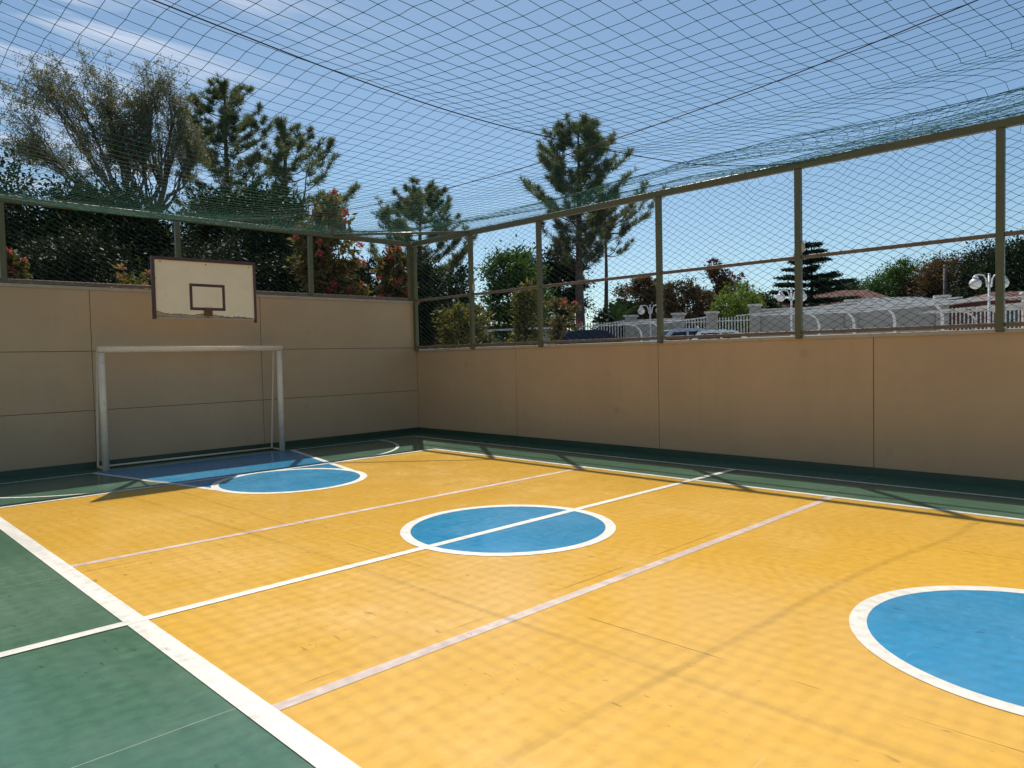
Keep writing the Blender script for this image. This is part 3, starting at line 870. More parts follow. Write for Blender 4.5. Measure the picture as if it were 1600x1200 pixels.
def pine(name, label, x, y, ztop, zcrown, prof, seed, lean=(0, 0), r0=0.28, dens=1.0, tuft=0.34, group='pines beyond the court', side=None, wh=0.62):
    """prof: (t, reach) pairs from crown base (0) to the top (1)"""
    r = np.random.default_rng(seed)
    t = thing(name, (x, y, GZ), label, 'pine tree', group)
    base = np.array([x, y, GZ - 0.1]); top = np.array([x + lean[0], y + lean[1], ztop - 0.3])
    def trunk(z):
        s = (z - base[2]) / (top[2] - base[2]); return base + (top - base) * s + np.array([0.12 * math.sin(3 * s + seed), 0.12 * math.cos(2.4 * s + seed), 0]) * math.sin(math.pi * min(1, max(0, s)))
    m = MB()
    zs = np.linspace(base[2], top[2], 14)
    m.tube([trunk(z) for z in zs], list(np.linspace(r0, 0.05, 14)), 8)
    TC, TA = [], []
    z = zcrown
    while z < ztop - 0.25:
        tt = (z - zcrown) / (ztop - zcrown)
        reach = np.interp(tt, [p[0] for p in prof], [p[1] for p in prof])
        k = r.integers(3, 6)
        a0 = r.uniform(0, 6.28)
        for i in range(k):
            if r.random() < 0.10: continue
            a = a0 + i * 6.283 / k + r.normal() * 0.25
            L = reach * r.uniform(0.55, 1.15)
            if side is not None: L *= 1 + side[2] * math.cos(a - math.atan2(side[1], side[0]))
            L = max(L, 0.35)
            d = np.array([math.cos(a), math.sin(a), 0]); s = trunk(z)
            rise = (L * r.uniform(0.25, 0.95) + 0.25) * (1 - 0.35 * tt)
            pts = []
            for q in np.linspace(0, 1, 6):
                pts.append(s + d * L * q ** 0.9 + np.array([0, 0, rise * q ** 1.7 - 0.10 * L * math.sin(math.pi * q) * (1 - tt)]) + r.normal(scale=0.03 * L * q, size=3))
            br = max(0.018, 0.05 * (1 - tt * 0.6) * L / 2.0)
            m.tube(pts, list(np.linspace(br, 0.010, 6)), 4)
            nb = int(3 + L * 4.2 * dens)
            for j in range(nb):
                q = r.uniform(0.25, 1.0) ** 0.75
                p = pts[min(4, int(q * 5))] + (pts[min(4, int(q * 5)) + 1] - pts[min(4, int(q * 5))]) * (q * 5 - min(4, int(q * 5)))
                sd = np.array([-d[1], d[0], 0]) * r.choice([-1, 1])
                bl = r.uniform(0.15, 0.42) * (0.35 + L * 0.35) * (1.2 - 0.5 * q)
                e = p + (sd * r.uniform(0.4, 1) + d * r.uniform(0.2, 0.8)) * bl + np.array([0, 0, r.uniform(0.12, 0.55) * bl + 0.08])
                if bl > 0.35: m.tube([p, (p + e) / 2 + np.array([0, 0, -0.03]), e], [0.013, 0.010, 0.007], 3, False)
                for w in np.linspace(0.45, 1, 2 if bl < 0.5 else 3):
                    TC.append(p + (e - p) * w); TA.append((e - p) / np.linalg.norm(e - p) * 0.6 + np.array([0, 0, 0.75]))
            TC.append(pts[-1]); TA.append(d * 0.5 + np.array([0, 0, 0.9]))
        z += wh * r.uniform(0.75, 1.25) * (1 - 0.35 * tt)
    for h in np.linspace(0, 0.5, 4):
        TC.append(top + np.array([0, 0, h - 0.2])); TA.append(np.array([0, 0, 1.0]))
    TC, TA = np.array(TC), unit(np.array(TA))
    part('trunk', m, 'bark_pine', t, smooth=True)
    k = 24
    c = np.repeat(TC, k, axis=0); a = np.repeat(TA, k, axis=0)
    dirs = unit(a * 0.75 + r.normal(size=c.shape) * 0.62)
    ln = tuft * r.uniform(0.6, 1.2, len(c))
    leaf_part('needles', t, c + dirs * ln[:, None] * 0.5, dirs, ln, 0.026, 'needle')
    return t

def gum(name, label, x, y, zfork, crown, seed, ntip=230, nmain=8, r0=0.17):
    """crown: (cx, cy, zbot, ztop, r across the view, r along it); tips fill the dome, limbs fan out from the fork"""
    r = np.random.default_rng(seed)
    t = thing(name, (x, y, GZ), label, 'tree', 'sparse gum trees over the hedge')
    m = MB(); LC, LA = [], []
    base = np.array([x, y, GZ - 0.1]); fork = np.array([x + 0.05, y, zfork])
    m.tube([base, base * 0.6 + fork * 0.4 + np.array([0.10, 0.05, 0]), fork], [r0, r0 * 0.85, r0 * 0.75], 9)
    cx, cy, zb, zt, ra, rb = crown
    va, vb = np.array([0.711, -0.703, 0]), np.array([0.703, 0.711, 0])
    d = unit(r.normal(size=(ntip * 4, 3))); d = d[d[:, 2] > -0.30][:ntip * 2]
    rad = r.uniform(0.62 ** 2, 1, len(d)) ** 0.5 * lump(d, seed, 0.30)
    zc = zb + (zt - zb) * 0.38
    tips = np.array([cx, cy, zc]) + (d[:, :1] * va * ra + d[:, 1:2] * vb * rb) * rad[:, None]
    up_ = np.where(d[:, 2] > 0, (zt - zc), (zc - zb))
    tips[:, 2] += d[:, 2] * up_ * rad
    tips = tips[:ntip]
    ang = tips - fork
    dirs = unit(ang)
    seeds_ = dirs[r.permutation(ntip)[:nmain]]
    for _ in range(6):
        own = np.argmax(dirs @ seeds_.T, axis=1)
        for k in range(nmain):
            if (own == k).any(): seeds_[k] = unit(dirs[own == k].mean(axis=0))
    def limb(a, b, ra_, rb_, sides, wob):
        L = np.linalg.norm(b - a)
        n = 5
        pts = []
        for i in range(n + 1):
            q = i / n
            pts.append(a + (b - a) * q + np.array([0, 0, -0.05 * L * math.sin(math.pi * q)]) + r.normal(scale=wob * L, size=3) * math.sin(math.pi * q))
        m.tube(pts, list(np.linspace(ra_, rb_, n + 1)), sides, False)
        return pts
    for k in range(nmain):
        idx = np.where(own == k)[0]
        if len(idx) == 0: continue
        cen = tips[idx].mean(axis=0)
        M = fork + (cen - fork) * 0.92
        mp = limb(fork, M, r0 * 0.46, 0.028, 6, 0.035)
        # second order: small groups
        for j in range(0, len(idx), 4):
            grp = idx[j:j + 4]
            gc = tips[grp].mean(axis=0)
            a0 = mp[r.integers(1, 5)]
            b0 = a0 + (gc - a0) * 0.6
            limb(a0, b0, 0.036, 0.018, 4, 0.04)
            for q in grp:
                e = limb(b0, tips[q], 0.017, 0.007, 3, 0.05)
                dd = unit(e[-1] - e[-2])
                for w in range(5):
                    s0 = e[r.integers(2, 6)]
                    tw = unit(dd + unit(r.normal(size=3)) * 0.9 + np.array([0, 0, 0.1])) * r.uniform(0.3, 0.75)
                    m.tube([s0, s0 + tw * 0.5 + np.array([0, 0, 0.03]), s0 + tw], [0.007, 0.005, 0.003], 3, False)
                    kk = r.integers(13, 25)
                    u_ = r.uniform(0.25, 1.05, kk)[:, None]
                    LC.append(s0 + tw * u_ + r.normal(scale=0.07, size=(kk, 3)))
                    LA.append(unit(np.tile(dd * 0.3, (kk, 1)) + r.normal(size=(kk, 3)) * 0.6 + np.array([0, 0, -0.6])))
    part('trunk', m, 'bark_grey', t, smooth=True)
    LC, LA = np.concatenate(LC), np.concatenate(LA)
    leaf_part('crown', t, LC, LA, 0.115 * r.uniform(0.6, 1.3, len(LC)), 0.036, 'leaf_euc')
    return t

# sparse pale-barked trees, left
gum('gum_tree', 'leftmost tall sparse grey tree leaning out over the hedge', -0.45, 17.2, 7.2, (-2.05, 18.75, 7.9, 13.3, 2.45, 2.0), 3, ntip=250, nmain=10)
gum('gum_tree', 'rounded sparse grey-brown tree beside the first pine', 0.42, 17.75, 7.4, (0.75, 17.4, 8.2, 13.3, 1.95, 1.7), 8, ntip=240, nmain=9)
# pines
pine('pine_tree', 'tall pine with pointed top beside the sparse grey trees', 6.6, 24.5, 16.0, 6.6, [(0, 2.4), (.35, 2.6), (.7, 2.1), (.9, 1.25), (1, .4)], 21, r0=.3, dens=1.05, wh=.48)
pine('pine_tree', 'pine with two spires and long limbs drooping to the right', 6.75, 18.5, 12.9, 5.5, [(0, 3.0), (.3, 2.7), (.6, 1.5), (.85, .8), (1, .3)], 22, r0=.25, dens=1.0, side=(0.71, -0.70, 0.45), wh=.6)
pine('pine_tree', 'rounded pine behind the corner of the fences', 16.1, 20.5, 11.3, 3.5, [(0, 2.6), (.4, 2.9), (.75, 2.2), (.92, 1.4), (1, .5)], 23, r0=.28, dens=1.3, wh=.45)
pine('pine_tree', 'largest pine with ragged crown and thick dark trunk', 24.2, 15.3, 15.4, 6.9, [(0, 1.7), (.2, 2.6), (.45, 3.0), (.65, 2.8), (.8, 2.1), (.93, 1.2), (1, .4)], 24, r0=.36, dens=1.15, tuft=.42, wh=.44)
pine('pine_tree', 'slender pine with bare trunk right of the largest pine', 30.0, 17.9, 11.6, 8.4, [(0, 2.2), (.5, 2.9), (.8, 2.0), (1, .5)], 25, r0=.22, dens=1.1, tuft=.40, side=(0.71, -0.70, 0.5), wh=.5)
# dense dark trees behind the goal wall
GH = 'dense trees behind the goal wall'
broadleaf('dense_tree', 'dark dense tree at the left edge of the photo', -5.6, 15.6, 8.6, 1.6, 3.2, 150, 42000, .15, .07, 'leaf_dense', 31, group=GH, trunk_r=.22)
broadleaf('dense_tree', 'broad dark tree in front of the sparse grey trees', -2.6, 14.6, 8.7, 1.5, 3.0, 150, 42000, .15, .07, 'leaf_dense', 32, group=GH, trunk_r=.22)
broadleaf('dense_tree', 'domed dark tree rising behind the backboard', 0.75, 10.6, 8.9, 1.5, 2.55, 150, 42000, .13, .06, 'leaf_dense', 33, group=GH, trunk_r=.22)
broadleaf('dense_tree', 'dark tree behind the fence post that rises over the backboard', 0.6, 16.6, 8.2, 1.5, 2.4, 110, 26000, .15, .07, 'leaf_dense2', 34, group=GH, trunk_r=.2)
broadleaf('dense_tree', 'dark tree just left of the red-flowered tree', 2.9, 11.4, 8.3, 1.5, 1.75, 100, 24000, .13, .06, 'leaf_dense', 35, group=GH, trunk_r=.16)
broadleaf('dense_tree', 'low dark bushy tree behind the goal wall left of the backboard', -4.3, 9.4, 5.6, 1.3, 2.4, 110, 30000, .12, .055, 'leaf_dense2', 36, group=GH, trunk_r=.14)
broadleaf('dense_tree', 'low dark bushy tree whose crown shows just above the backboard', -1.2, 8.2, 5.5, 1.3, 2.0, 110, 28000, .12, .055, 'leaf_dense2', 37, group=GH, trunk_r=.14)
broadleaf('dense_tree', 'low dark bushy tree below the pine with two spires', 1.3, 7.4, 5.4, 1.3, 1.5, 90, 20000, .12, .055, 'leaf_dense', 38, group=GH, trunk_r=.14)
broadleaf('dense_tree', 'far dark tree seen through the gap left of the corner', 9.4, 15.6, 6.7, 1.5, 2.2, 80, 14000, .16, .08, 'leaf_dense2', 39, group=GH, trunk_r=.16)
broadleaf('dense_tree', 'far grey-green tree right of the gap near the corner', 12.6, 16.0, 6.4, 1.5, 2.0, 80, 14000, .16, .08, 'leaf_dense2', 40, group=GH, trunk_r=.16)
# shrubs against the walls
broadleaf('poinsettia_tree', 'tall leafy shrub with red flower heads left of the corner', -0.95, 2.1, 6.25, 1.6, .80, 70, 5200, .17, .075, 'leaf_rust', 51, 'shrub', flowers=('bract_red', 24, .10, .05, (0.35, -0.5, 0.6)), trunk_r=.07, amp=.5, clump=.30)
broadleaf('poinsettia_tree', 'shrub thick with red flowers behind the corner post', 0.62, 1.7, 4.62, 1.8, .52, 46, 3000, .14, .06, 'leaf_rust', 52, 'shrub', flowers=('bract_red', 22, .09, .045, (-0.1, -0.8, 0.3)), trunk_r=.05, amp=.4, clump=.32)
broadleaf('poinsettia_tree', 'small green shrub with red tips at the left edge', -7.15, 3.2, 4.15, 1.6, .42, 26, 1500, .15, .07, 'leaf_olive', 53, 'shrub', flowers=('bract_red', 4, .09, .05, (0.2, -0.5, 0.9)), trunk_r=.04, amp=.5, clump=.34)
broadleaf('pink_shrub', 'pinkish-tan shrub peeping over the wall left of the backboard', -5.25, 2.0, 3.72, 1.8, .48, 40, 3000, .11, .045, 'leaf_olive', 54, 'shrub', flowers=('bract_pink', 30, .09, .035, (0, -0.2, 1)), trunk_r=.04, amp=.35, clump=.32)
broadleaf('olive_shrub', 'yellow-green shrub between the corner post and the next post', 2.7, 1.6, 3.45, 1.3, .75, 40, 2600, .12, .05, 'leaf_olive', 55, 'shrub', trunk_r=.04, amp=.4, clump=.32)
# trees over the low wall
GR = 'trees beyond the car park'
broadleaf('dark_tree', 'dark tree right behind the corner post', 10.2, 11.9, 6.3, 1.4, 1.55, 80, 18000, .14, .065, 'leaf_dense', 61, group=GR)
broadleaf('round_tree', 'bright green round tree left of the largest pine', 15.5, 12.3, 7.6, 1.6, 1.95, 110, 26000, .15, .075, 'leaf_green', 62, group=GR)
broadleaf('dark_tree', 'dark tree mass at the foot of the largest pine', 25.5, 18.6, 9.6, 2.0, 2.3, 90, 20000, .19, .09, 'leaf_dense2', 63, group=GR)
broadleaf('olive_shrub', 'taller yellow-green bush left of the second post after the corner', 8.7, 4.95, 4.55, 1.2, .80, 50, 3600, .14, .06, 'leaf_olive', 64, 'shrub', trunk_r=.05, amp=.4, clump=.30)
broadleaf('olive_shrub', 'olive bush just right of the first post after the corner', 7.4, 6.2, 4.0, 1.2, .70, 46, 3200, .14, .06, 'leaf_olive', 65, 'shrub', trunk_r=.05, amp=.4, clump=.30)
broadleaf('poinsettia_tree', 'reddish shrub in front of the largest pine trunk', 12.7, 6.7, 4.45, 1.3, .85, 40, 2800, .15, .065, 'leaf_rust', 66, 'shrub', flowers=('bract_red', 5, .13, .06, (-0.3, -0.3, 0.9)), trunk_r=.05, amp=.45)
broadleaf('dark_tree', 'dark bush at the foot of the slender pine', 27.5, 15.2, 4.9, 1.6, 1.8, 60, 7000, .19, .09, 'leaf_dense', 67, group=GR)
broadleaf('brown_tree', 'rounded brownish tree above the red tiled roof', 40.4, 21.6, 9.0, 2.5, 2.35, 90, 15000, .22, .11, 'leaf_brown', 68, group=GR)
broadleaf('brown_tree', 'brown-green bushy tree beside the purple shrub', 29.3, 11.4, 6.7, 1.5, 1.75, 90, 13000, .17, .075, 'leaf_brown', 69, group=GR)
broadleaf('purple_shrub', 'dark purple flowering tree behind the lime green bush', 33.8, 11.3, 7.9, 1.8, 1.55, 80, 10000, .19, .085, 'leaf_brown', 70, flowers=('bract_purple', 46, .22, .10, (-0.4, -0.4, 0.6)), group=GR, amp=.45)
broadleaf('lime_bush', 'lime green rounded bush over the far white wall', 29.8, 8.0, 5.75, 1.2, 1.85, 120, 20000, .15, .05, 'leaf_lime', 71, cat='bush', droop=.2)
broadleaf('dark_tree', 'low dark tree between the tiered conifer and round trees', 67.9, 15.6, 9.6, 1.6, 3.4, 120, 26000, .22, .11, 'leaf_dense', 72, group=GR)
broadleaf('round_tree', 'dark green domed tree above the grey metal roof', 66.0, 10.4, 10.4, 1.6, 3.7, 160, 42000, .20, .10, 'leaf_green', 73, group=GR, amp=.25)
broadleaf('brown_tree', 'brownish domed tree between the domed and largest right trees', 63.8, 5.5, 10.3, 1.6, 3.9, 160, 42000, .20, .10, 'leaf_brown', 74, group=GR, amp=.25)
broadleaf('round_tree', 'big dark tree at the right edge behind the last post', 51.0, -2.6, 10.2, 1.5, 3.5, 160, 40000, .18, .09, 'leaf_dense', 75, group=GR)
broadleaf('dark_tree', 'dark green tree behind the tiered conifer to its right', 60.0, 14.4, 8.8, 1.6, 2.9, 120, 24000, .20, .10, 'leaf_dense', 76, group=GR)
broadleaf('dark_tree', 'dark tree between the lime bush and the conifer', 47.0, 14.6, 7.0, 1.6, 2.3, 100, 18000, .18, .09, 'leaf_dense', 77, group=GR)
broadleaf('brown_tree', 'olive-brown tree between the brownish dome and the right edge tree', 58.5, 1.2, 10.2, 1.5, 3.4, 140, 34000, .19, .09, 'leaf_dense2', 78, group=GR, amp=.25)
broadleaf('dark_tree', 'dark tree low between the two domed trees', 71.0, 9.0, 9.0, 1.6, 3.6, 110, 22000, .22, .11, 'leaf_dense', 79, group=GR)
# tiered conifer
def conifer(x, y, ztop, zbot, reach, seed):
    r = np.random.default_rng(seed)
    t = thing('conifer', (x, y, GZ), 'dark conifer with flat tiered branches beside the lamp', 'tree')
    m = MB(); m.tube([(x, y, GZ - .1), (x, y, ztop - .4)], [.25, .05], 7)
    C, A = [], []
    z = zbot
    while z < ztop - 0.2:
        tt = (z - zbot) / (ztop - zbot)
        for i in range(9):
            a = r.uniform(0, 6.28); L = reach * (1 - tt) ** 0.75 * r.uniform(.7, 1.1) + .25
            d = np.array([math.cos(a), math.sin(a), -0.02])
            m.tube([(x, y, z), (x + d[0] * L, y + d[1] * L, z + .08 * L)], [.04, .01], 4, False)
            n = int(170 * L)
            q = r.uniform(.12, 1, n)[:, None]
            p = np.array([x, y, z]) + d * L * q + np.array([0, 0, .08 * L]) * q + r.normal(size=(n, 3)) * np.array([.22, .22, .09]) * (1.2 - .5 * q)
            C.append(p); A.append(unit(np.tile(d, (n, 1)) + r.normal(size=(n, 3)) * .7))
        z += 0.66
    part('trunk', m, 'bark_dark', t)
    C, A = np.concatenate(C), np.concatenate(A)
    leaf_part('crown', t, C, A, .26, .08, 'leaf_dense')
conifer(50.2, 12.2, 10.5, 4.3, 4.5, 81)

# broad-leaved plant with big leaves (banana-like) by the slender pine
bt = thing('broad_leaf_plant', (22.3, 11.2, GZ), 'tall plant with long upright green leaves by the white gate', 'plant')
bs = MB()
rb = np.random.default_rng(7)
bs.tube([(22.3, 11.2, GZ - .05), (22.3, 11.2, 3.6)], [.12, .08], 8)
part('stem', bs, 'bark_pine', bt)
for i in range(9):
    a = i * 2.4; e = rb.uniform(.5, 1.2); lm = MB(); pr = []
    L = rb.uniform(1.3, 2.0)
    for q in np.linspace(0, 1, 7):
        c = np.array([22.3, 11.2, 3.5]) + np.array([math.cos(a) * L * q * math.cos(e), math.sin(a) * L * q * math.cos(e), L * q * math.sin(e) - .5 * q * q * L * .5])
        w = .24 * math.sin(math.pi * (0.08 + .9 * q)); s = np.array([-math.sin(a), math.cos(a), 0]) * w
        pr.append((c - s, c + np.array([0, 0, -.05]), c + s))
    for k in range(6):
        for h in range(2): lm.poly([pr[k][h], pr[k][h + 1], pr[k + 1][h + 1], pr[k + 1][h]])
    part('leaf', lm, 'leaf_green', bt, smooth=True)

# ================================================================== CAR PARK BACKGROUND
WA, WB = np.array([14.26, 24.52]), np.array([26.59, -8.8])
wd = (WB - WA) / np.linalg.norm(WB - WA); wnml = np.array([wd[1], -wd[0]])
WLEN = np.linalg.norm(WB - WA)
def wbox(m, s0, s1, t, z0, z1, off=0.0):
    a, b = WA + wd * s0, WA + wd * s1
    n = wnml * t / 2; o = wnml * off
    q = [a - n + o, b - n + o, b + n + o, a + n + o]
    k = len(m.v)
    m.v += [(p[0], p[1], z0) for p in q] + [(p[0], p[1], z1) for p in q]
    m.f += [tuple(k + i for i in f) for f in ((3, 2, 1, 0), (4, 5, 6, 7), (0, 1, 5, 4), (1, 2, 6, 5), (2, 3, 7, 6), (3, 0, 4, 7))]
    return m
WTOP = 3.36
bw = thing('boundary_wall', (WA[0] + wd[0] * 17, WA[1] + wd[1] * 17, GZ), 'long pale boundary wall with pillars and white bars across the car park', 'wall')
pillars = [0.2, 4.0, 7.6, 12.6, 16.9, 19.3, 20.9, 22.9, 27.0, 30.5, 33.6]
solid = [(0.2, 4.0), (4.0, 7.6), (7.6, 12.6), (16.9, 19.3), (22.9, 27.0), (27.0, 30.5)]
barred = [(12.6, 16.9), (19.3, 20.9), (20.9, 22.9), (30.5, 33.6)]
for s in pillars:
    zt = WTOP + 0.16 + (0.25 if s > 22 else 0)
    p = part('pillar', wbox(MB(), s - .24, s + .24, .5, GZ - .1, zt), 'wall_white', bw)
    part('pillar_cap', wbox(MB(), s - .31, s + .31, .64, zt, zt + .09), 'wall_cap', p)
for a, b in solid:
    zt = WTOP + (0.25 if a > 22 else 0)
    part('wall_section', wbox(MB(), a + .24, b - .24, .2, GZ - .1, zt - .05), 'wall_white', bw)
    part('wall_coping', wbox(MB(), a + .24, b - .24, .28, zt - .05, zt + .01), 'wall_cap', bw)
for a, b in barred:
    n = int((b - a - .5) / 0.15)
    for i in range(n):
        s = a + .3 + (b - a - .6) * (i + .5) / n
        part('bar', wbox(MB(), s - .022, s + .022, .044, GZ + .1, WTOP - .05), 'bar_white', bw)
    for z in (GZ + .3, WTOP - .25):
        part('bar_rail', wbox(MB(), a + .24, b - .24, .03, z, z + .05, off=.04), 'bar_white', bw)

def lamp(x, y, ztop, ang, label):
    t = thing('street_lamp', (x, y, GZ), label, 'street lamp', 'twin globe lamps in the car park')
    part('pole', MB().tube([(x, y, GZ), (x, y, GZ + .5), (x, y, ztop)], [.055, .04, .032], 10), 'bar_white', t, smooth=True)
    part('base_plate', MB().lathe((x, y, GZ), [(.14, 0), (.14, .03), (.06, .12)], 12), 'bar_white', t)
    dx_, dy_ = math.cos(ang), math.sin(ang)
    for s in (1, -1):
        pts = [(x, y, ztop - .42), (x + s * dx_ * .07, y + s * dy_ * .07, ztop - .40), (x + s * dx_ * .10, y + s * dy_ * .10, ztop - .16), (x + s * dx_ * .17, y + s * dy_ * .17, ztop - .05), (x + s * dx_ * .30, y + s * dy_ * .30, ztop - .03), (x + s * dx_ * .46, y + s * dy_ * .46, ztop - .05)]
        part('arm', MB().tube(pts, .022, 8), 'bar_white', t, smooth=True)
        gx, gy, gz = x + s * dx_ * .42, y + s * dy_ * .42, ztop - .30
        prof = [(max(.015, .165 * math.cos(a)), .165 * math.sin(a)) for a in np.linspace(-math.pi / 2, math.pi / 2, 11)]
        gl = part('globe', MB().lathe((gx, gy, gz), prof, 18), 'globe', t, smooth=True)
        part('globe_cap', MB().lathe((gx, gy, gz + .15), [(.085, 0), (.08, .05), (.03, .11)], 12), 'bar_white', gl)
LA_ = math.atan2(-0.70, 0.71)
lamp(18.2, 12.75, 3.95, LA_, 'twin globe lamp nearest the largest pine')
lamp(18.6, 6.45, 3.95, LA_, 'twin globe lamp in front of the red tiled roof')
lamp(17.2, -0.97, 4.0, LA_, 'twin globe lamp beside the tiered conifer')
lamp(15.9, -7.72, 3.88, LA_, 'twin globe lamp beside the last fence post on the right')

# ---- cantilever carports
def carport(p1, p2, depth, z, label, nleg=4, sheet=True, purl=5, tilt=0.10, tone='port_white'):
    p1, p2 = np.array(p1, float), np.array(p2, float)
    L = np.linalg.norm(p2 - p1); d = (p2 - p1) / L; nrm = np.array([-d[1], d[0]])
    if nrm @ np.array([1, 1]) < 0: nrm = -nrm
    t = thing('carport', (p1[0], p1[1], GZ), label, 'carport', 'white cantilever carports')
    def P(s, q, h=0): 
        c = p1 + d * s + nrm * q; return np.array([c[0], c[1], z + tilt * q / depth + h])
    for i in range(nleg):
        s = L * (i + .5) / nleg
        f = P(s, depth * .55); foot = np.array([f[0], f[1], GZ])
        zt_ = P(s, depth * .55)[2] - GZ
        arc = [foot, foot + np.array([0, 0, zt_ - .50])]
        for q in (0.3, 0.6, 0.8, 1.0):
            an = q * math.pi / 2
            arc.append(foot + np.array([0, 0, zt_ - .50 + .42 * math.sin(an)]) + np.append(-nrm * .55 * (1 - math.cos(an)), 0))
        part('leg', MB().tube(arc, [.05, .042, .036, .032, .028, .024], 8), tone, t, smooth=True)
        part('rafter', MB().tube([P(s, depth * .03, -.055), P(s, depth * .97, -.055)], .026, 4), tone, t)
    for i in range(purl):
        q = depth * (i + .02) / (purl - 1 + .04)
        part('purlin', MB().tube([P(0, q, -.02), P(L, q, -.02)], .028, 4), tone, t)
    n = 14
    if sheet:
        m = MB()
        for i in range(n):
            a, b = depth * i / n, depth * (i + 1) / n
            ha, hb = .06 * math.sin(math.pi * i / n), .06 * math.sin(math.pi * (i + 1) / n)
            m.poly([P(0, a, ha), P(L, a, ha), P(L, b, hb), P(0, b, hb)])
            m.poly([P(0, b, hb + .012), P(L, b, hb + .012), P(L, a, ha + .012), P(0, a, ha + .012)])
        part('roof_sheet', m, tone, t)
    return t
carport((14.3, -.2), (10.3, -6.5), 5.0, 2.98, 'long white carport frame beside the low wall at right', nleg=4, sheet=False, purl=5)
carport((20.3, -4.5), (17.6, -7.4), 3.2, 2.98, 'white sheet-roofed carport near the last fence post', nleg=3, sheet=True, purl=3)
carport((15.2, 7.2), (12.4, 3.4), 3.4, 2.95, 'white carport frame in front of the white gate', nleg=2, sheet=False, purl=4)
carport((12.2, 13.0), (13.2, 8.6), 3.2, 2.92, 'white carport frame left of the gate near the corner', nleg=3, sheet=False, purl=4)

# ---- cars
def car(x, y, rz, paint, label, suv=0.0):
    t = thing('parked_car', (x, y, GZ), label, 'car', 'cars parked beyond the low wall', rz)
    H = 1.45 + suv
    # lower body: lofted sections along the length (x local)
    sec = [(-2.05, .45, .62, .78), (-1.95, .28, .80, .84), (-1.2, .22, .90, .86), (0, .22, .92, .87), (.95, .22, .90, .87), (1.7, .24, .76, .84), (2.05, .32, .60, .74)]
    m = MB(); rings = []
    for xs_, z0, z1, hw in sec:
        zc = (z0 + z1) / 2
        ring_ = [(xs_, -hw * .9, z0), (xs_, -hw, z0 + .12), (xs_, -hw, zc + .08), (xs_, -hw * .93, z1), (xs_, hw * .93, z1), (xs_, hw, zc + .08), (xs_, hw, z0 + .12), (xs_, hw * .9, z0)]
        rings.append(ring_)
    k = 0
    for rg in rings: m.v += rg
    for i in range(len(rings) - 1):
        for j in range(8):
            j2 = (j + 1) % 8
            m.f.append((i * 8 + j, i * 8 + j2, (i + 1) * 8 + j2, (i + 1) * 8 + j))
    m.f.append(tuple(range(7, -1, -1))); m.f.append(tuple((len(rings) - 1) * 8 + j for j in range(8)))
    part('body', m, paint, t, smooth=False, local=True)
    # cabin roof and pillars
    base = [(-1.75, .84), (.95, .90)]
    top = [(-1.15, H), (-.75, H + .03), (-.2, H + .035), (.2, H)]
    c = MB(); hwb, hwt = .80, .62
    for s in (-1, 1):
        pass
    pts = [(-1.75, .86, .78), (-1.18, H - .03, .63), (-.8, H + .02, .62), (-.2, H + .03, .62), (.18, H - .01, .62), (.98, .90, .78)]
    rg = []
    for xs_, z, hw in pts: rg.append([(xs_, -hw, z), (xs_, hw, z)])
    for i in range(len(pts) - 1):
        c.poly([rg[i][0], rg[i + 1][0], rg[i + 1][1], rg[i][1]])
    for s in (0, 1):
        side = [r_[s] for r_ in rg]
        c.poly(side if s == 1 else side[::-1])
    c.poly([rg[0][0], rg[0][1], rg[-1][1], rg[-1][0]])
    part('cabin', c, paint, t, local=True)
    def glass(name, quad, off):
        q = [np.array(p) + np.array(off) for p in quad]
        part(name, MB().poly(q), 'glass_dark', t, local=True)
    for s in (-1, 1):
        o = (0, s * .012, .004)
        def sp(xs_, f):  # point on the side glass plane, f from belt to roof
            z = .93 + (H - .09 - .93) * f; hw = .775 + (.635 - .775) * f
            return (xs_, s * hw, z)
        q1 = [sp(-1.42, 0), sp(-.42, 0), sp(-.42, 1), sp(-1.08, 1)]
        q2 = [sp(-.34, 0), sp(.72, 0), sp(.10, 1), sp(-.34, 1)]
        for q in (q1, q2): glass('side_window', q if s == -1 else q[::-1], o)
    glass('windscreen', [(.90, -.70, .965), (.90, .70, .965), (.23, .57, H - .05), (.23, -.57, H - .05)], (.012, 0, .012))
    glass('rear_window', [(-1.67, .70, .95), (-1.67, -.70, .95), (-1.22, -.57, H - .08), (-1.22, .57, H - .08)], (-.012, 0, .012))
    for xs_ in (-1.25, 1.28):
        for s in (-1, 1):
            w = part('tyre', MB().tube([(xs_, s * .70, .31), (xs_, s * .885, .31)], .31, 18), 'tyre', t, local=True)
            part('rim', MB().tube([(xs_, s * .87, .31), (xs_, s * .892, .31)], .19, 14), 'rim', w, local=True)
    for s in (-1, 1):
        part('headlight', MB().bbox(1.86, s * .58 - .14, .52, 2.03, s * .58 + .14, .64, .02), 'lamp_light', t, local=True)
        part('tail_light', MB().bbox(-2.06, s * .62 - .12, .62, -1.90, s * .62 + .12, .76, .02), 'lamp_red', t, local=True)
        part('mirror', MB().bbox(.62, s * .90 - .09, .93, .74, s * .90 + .09, 1.05, .02), paint, t, local=True)
    return t
car(11.2, 3.67, R(-40), 'car_blue', 'dark blue parked car just visible over the wall', suv=.10)
car(13.14, 1.75, R(140), 'car_silver', 'silver parked car showing its roof over the wall', suv=.08)
car(14.53, .36, R(-42), 'car_white', 'white parked car with only its roof visible', suv=.0)

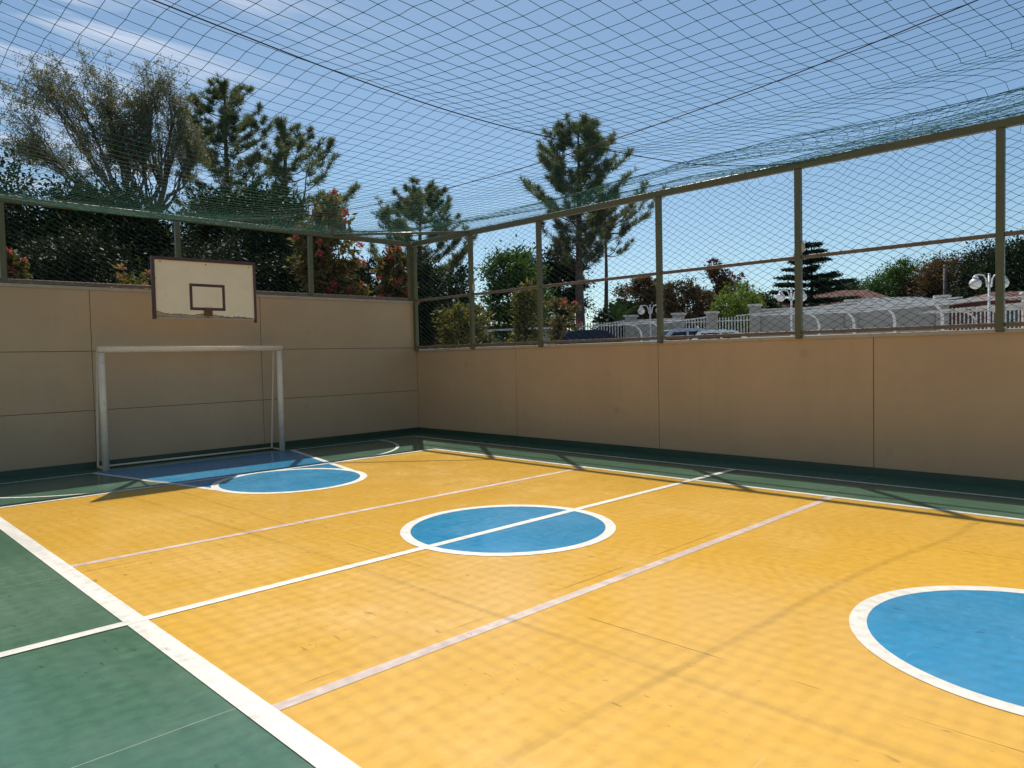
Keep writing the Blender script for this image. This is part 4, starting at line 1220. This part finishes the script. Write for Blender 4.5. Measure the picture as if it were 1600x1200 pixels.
# ---- houses behind the boundary wall
def house(x, y, rz, w, d, zw, zr, roof, wallm, label, hip=0.8, cat='house', door=True):
    t = thing('house' if cat == 'house' else 'shed', (x, y, GZ), label, cat, None, rz)
    h = zw - GZ
    part('wall', MB().box(-w / 2, -d / 2, -.1, w / 2, d / 2, h), wallm, t, local=True)
    o = .45; H = zr - GZ
    a = [(-w / 2 - o, -d / 2 - o, h - .05), (w / 2 + o, -d / 2 - o, h - .05), (w / 2 + o, d / 2 + o, h - .05), (-w / 2 - o, d / 2 + o, h - .05)]
    r0, r1 = (-w / 2 + hip * d / 2 - o * (1 - hip), 0, H), (w / 2 - hip * d / 2 + o * (1 - hip), 0, H)
    m = MB(); m.poly([a[0], a[1], r1, r0]); m.poly([a[1], a[2], r1]); m.poly([a[2], a[3], r0, r1]); m.poly([a[3], a[0], r0])
    m.poly([(p[0], p[1], p[2] - .06) for p in a[::-1]])
    for i in range(4):
        j = (i + 1) % 4
        m.poly([(a[i][0], a[i][1], a[i][2] - .06), (a[j][0], a[j][1], a[j][2] - .06), a[j], a[i]])
    rf_ = part('roof', m, roof, t, local=True)
    # tile / sheet ribs on both long slopes
    n = int(w / (.5 if roof == 'roof_tile' else .8))
    for i in range(n):
        xx = -w / 2 + w * (i + .5) / n
        f = 1 - max(0, (abs(xx) - abs(r1[0])) / (w / 2 + o - abs(r1[0]))) if abs(xx) > abs(r1[0]) else 1
        for s in (-1, 1):
            e = np.array([xx, s * (d / 2 + o), h - .03]); q = np.array([xx, s * (d / 2 + o) * (1 - f), h - .03 + (H - h + .05) * f])
            part('roof_rib', MB().tube([e, q], .045, 4), roof, rf_, local=True)
    for i in range(3):
        xx = -w / 2 + w * (i + .5) / 3
        for s in (-1, 1):
            wv = part('window', MB().box(xx - .6, s * d / 2 - .04, h - 1.5, xx + .6, s * d / 2 + .04, h - .5), 'bar_white', t, local=True)
            part('pane', MB().box(xx - .53, s * d / 2 - .05, h - 1.43, xx + .53, s * d / 2 + .05, h - .57), 'glass_dark', wv, local=True)
    return t
house(49.2, 28.0, R(-45), 8.0, 6.0, 4.75, 6.35, 'roof_tile', 'house_wall', 'house with red tiled roof behind the twin globe lamp')
house(51.0, 15.6, R(-45), 5.0, 5.0, 4.9, 6.1, 'roof_tile', 'house_wall', 'small red-roofed house right of the lime bush')
house(52.2, 6.6, R(-42), 10.0, 7.0, 4.8, 5.65, 'roof_metal', 'house_wall', 'low building with a grey metal roof', hip=.9, cat='building')
house(57.5, 12.5, R(-45), 9.0, 6.0, 5.2, 6.9, 'roof_tile', 'house_red', 'red-roofed house half hidden behind the grey roof')
house(43.5, -4.0, R(-50), 9.0, 6.0, 4.25, 4.9, 'roof_tile', 'house_red', 'red brick house behind the last fence post')
up = thing('utility_pole', (52.5, 3.0, GZ), 'dark utility pole rising behind the grey roof', 'pole')
part('pole', MB().tube([(52.5, 3.0, GZ), (52.5, 3.0, 7.9)], [.16, .11], 9), 'pole_wood', up, smooth=True)
part('crossarm', MB().box(52.34, 2.45, 7.6, 52.40, 3.55, 7.7), 'pole_wood', up)
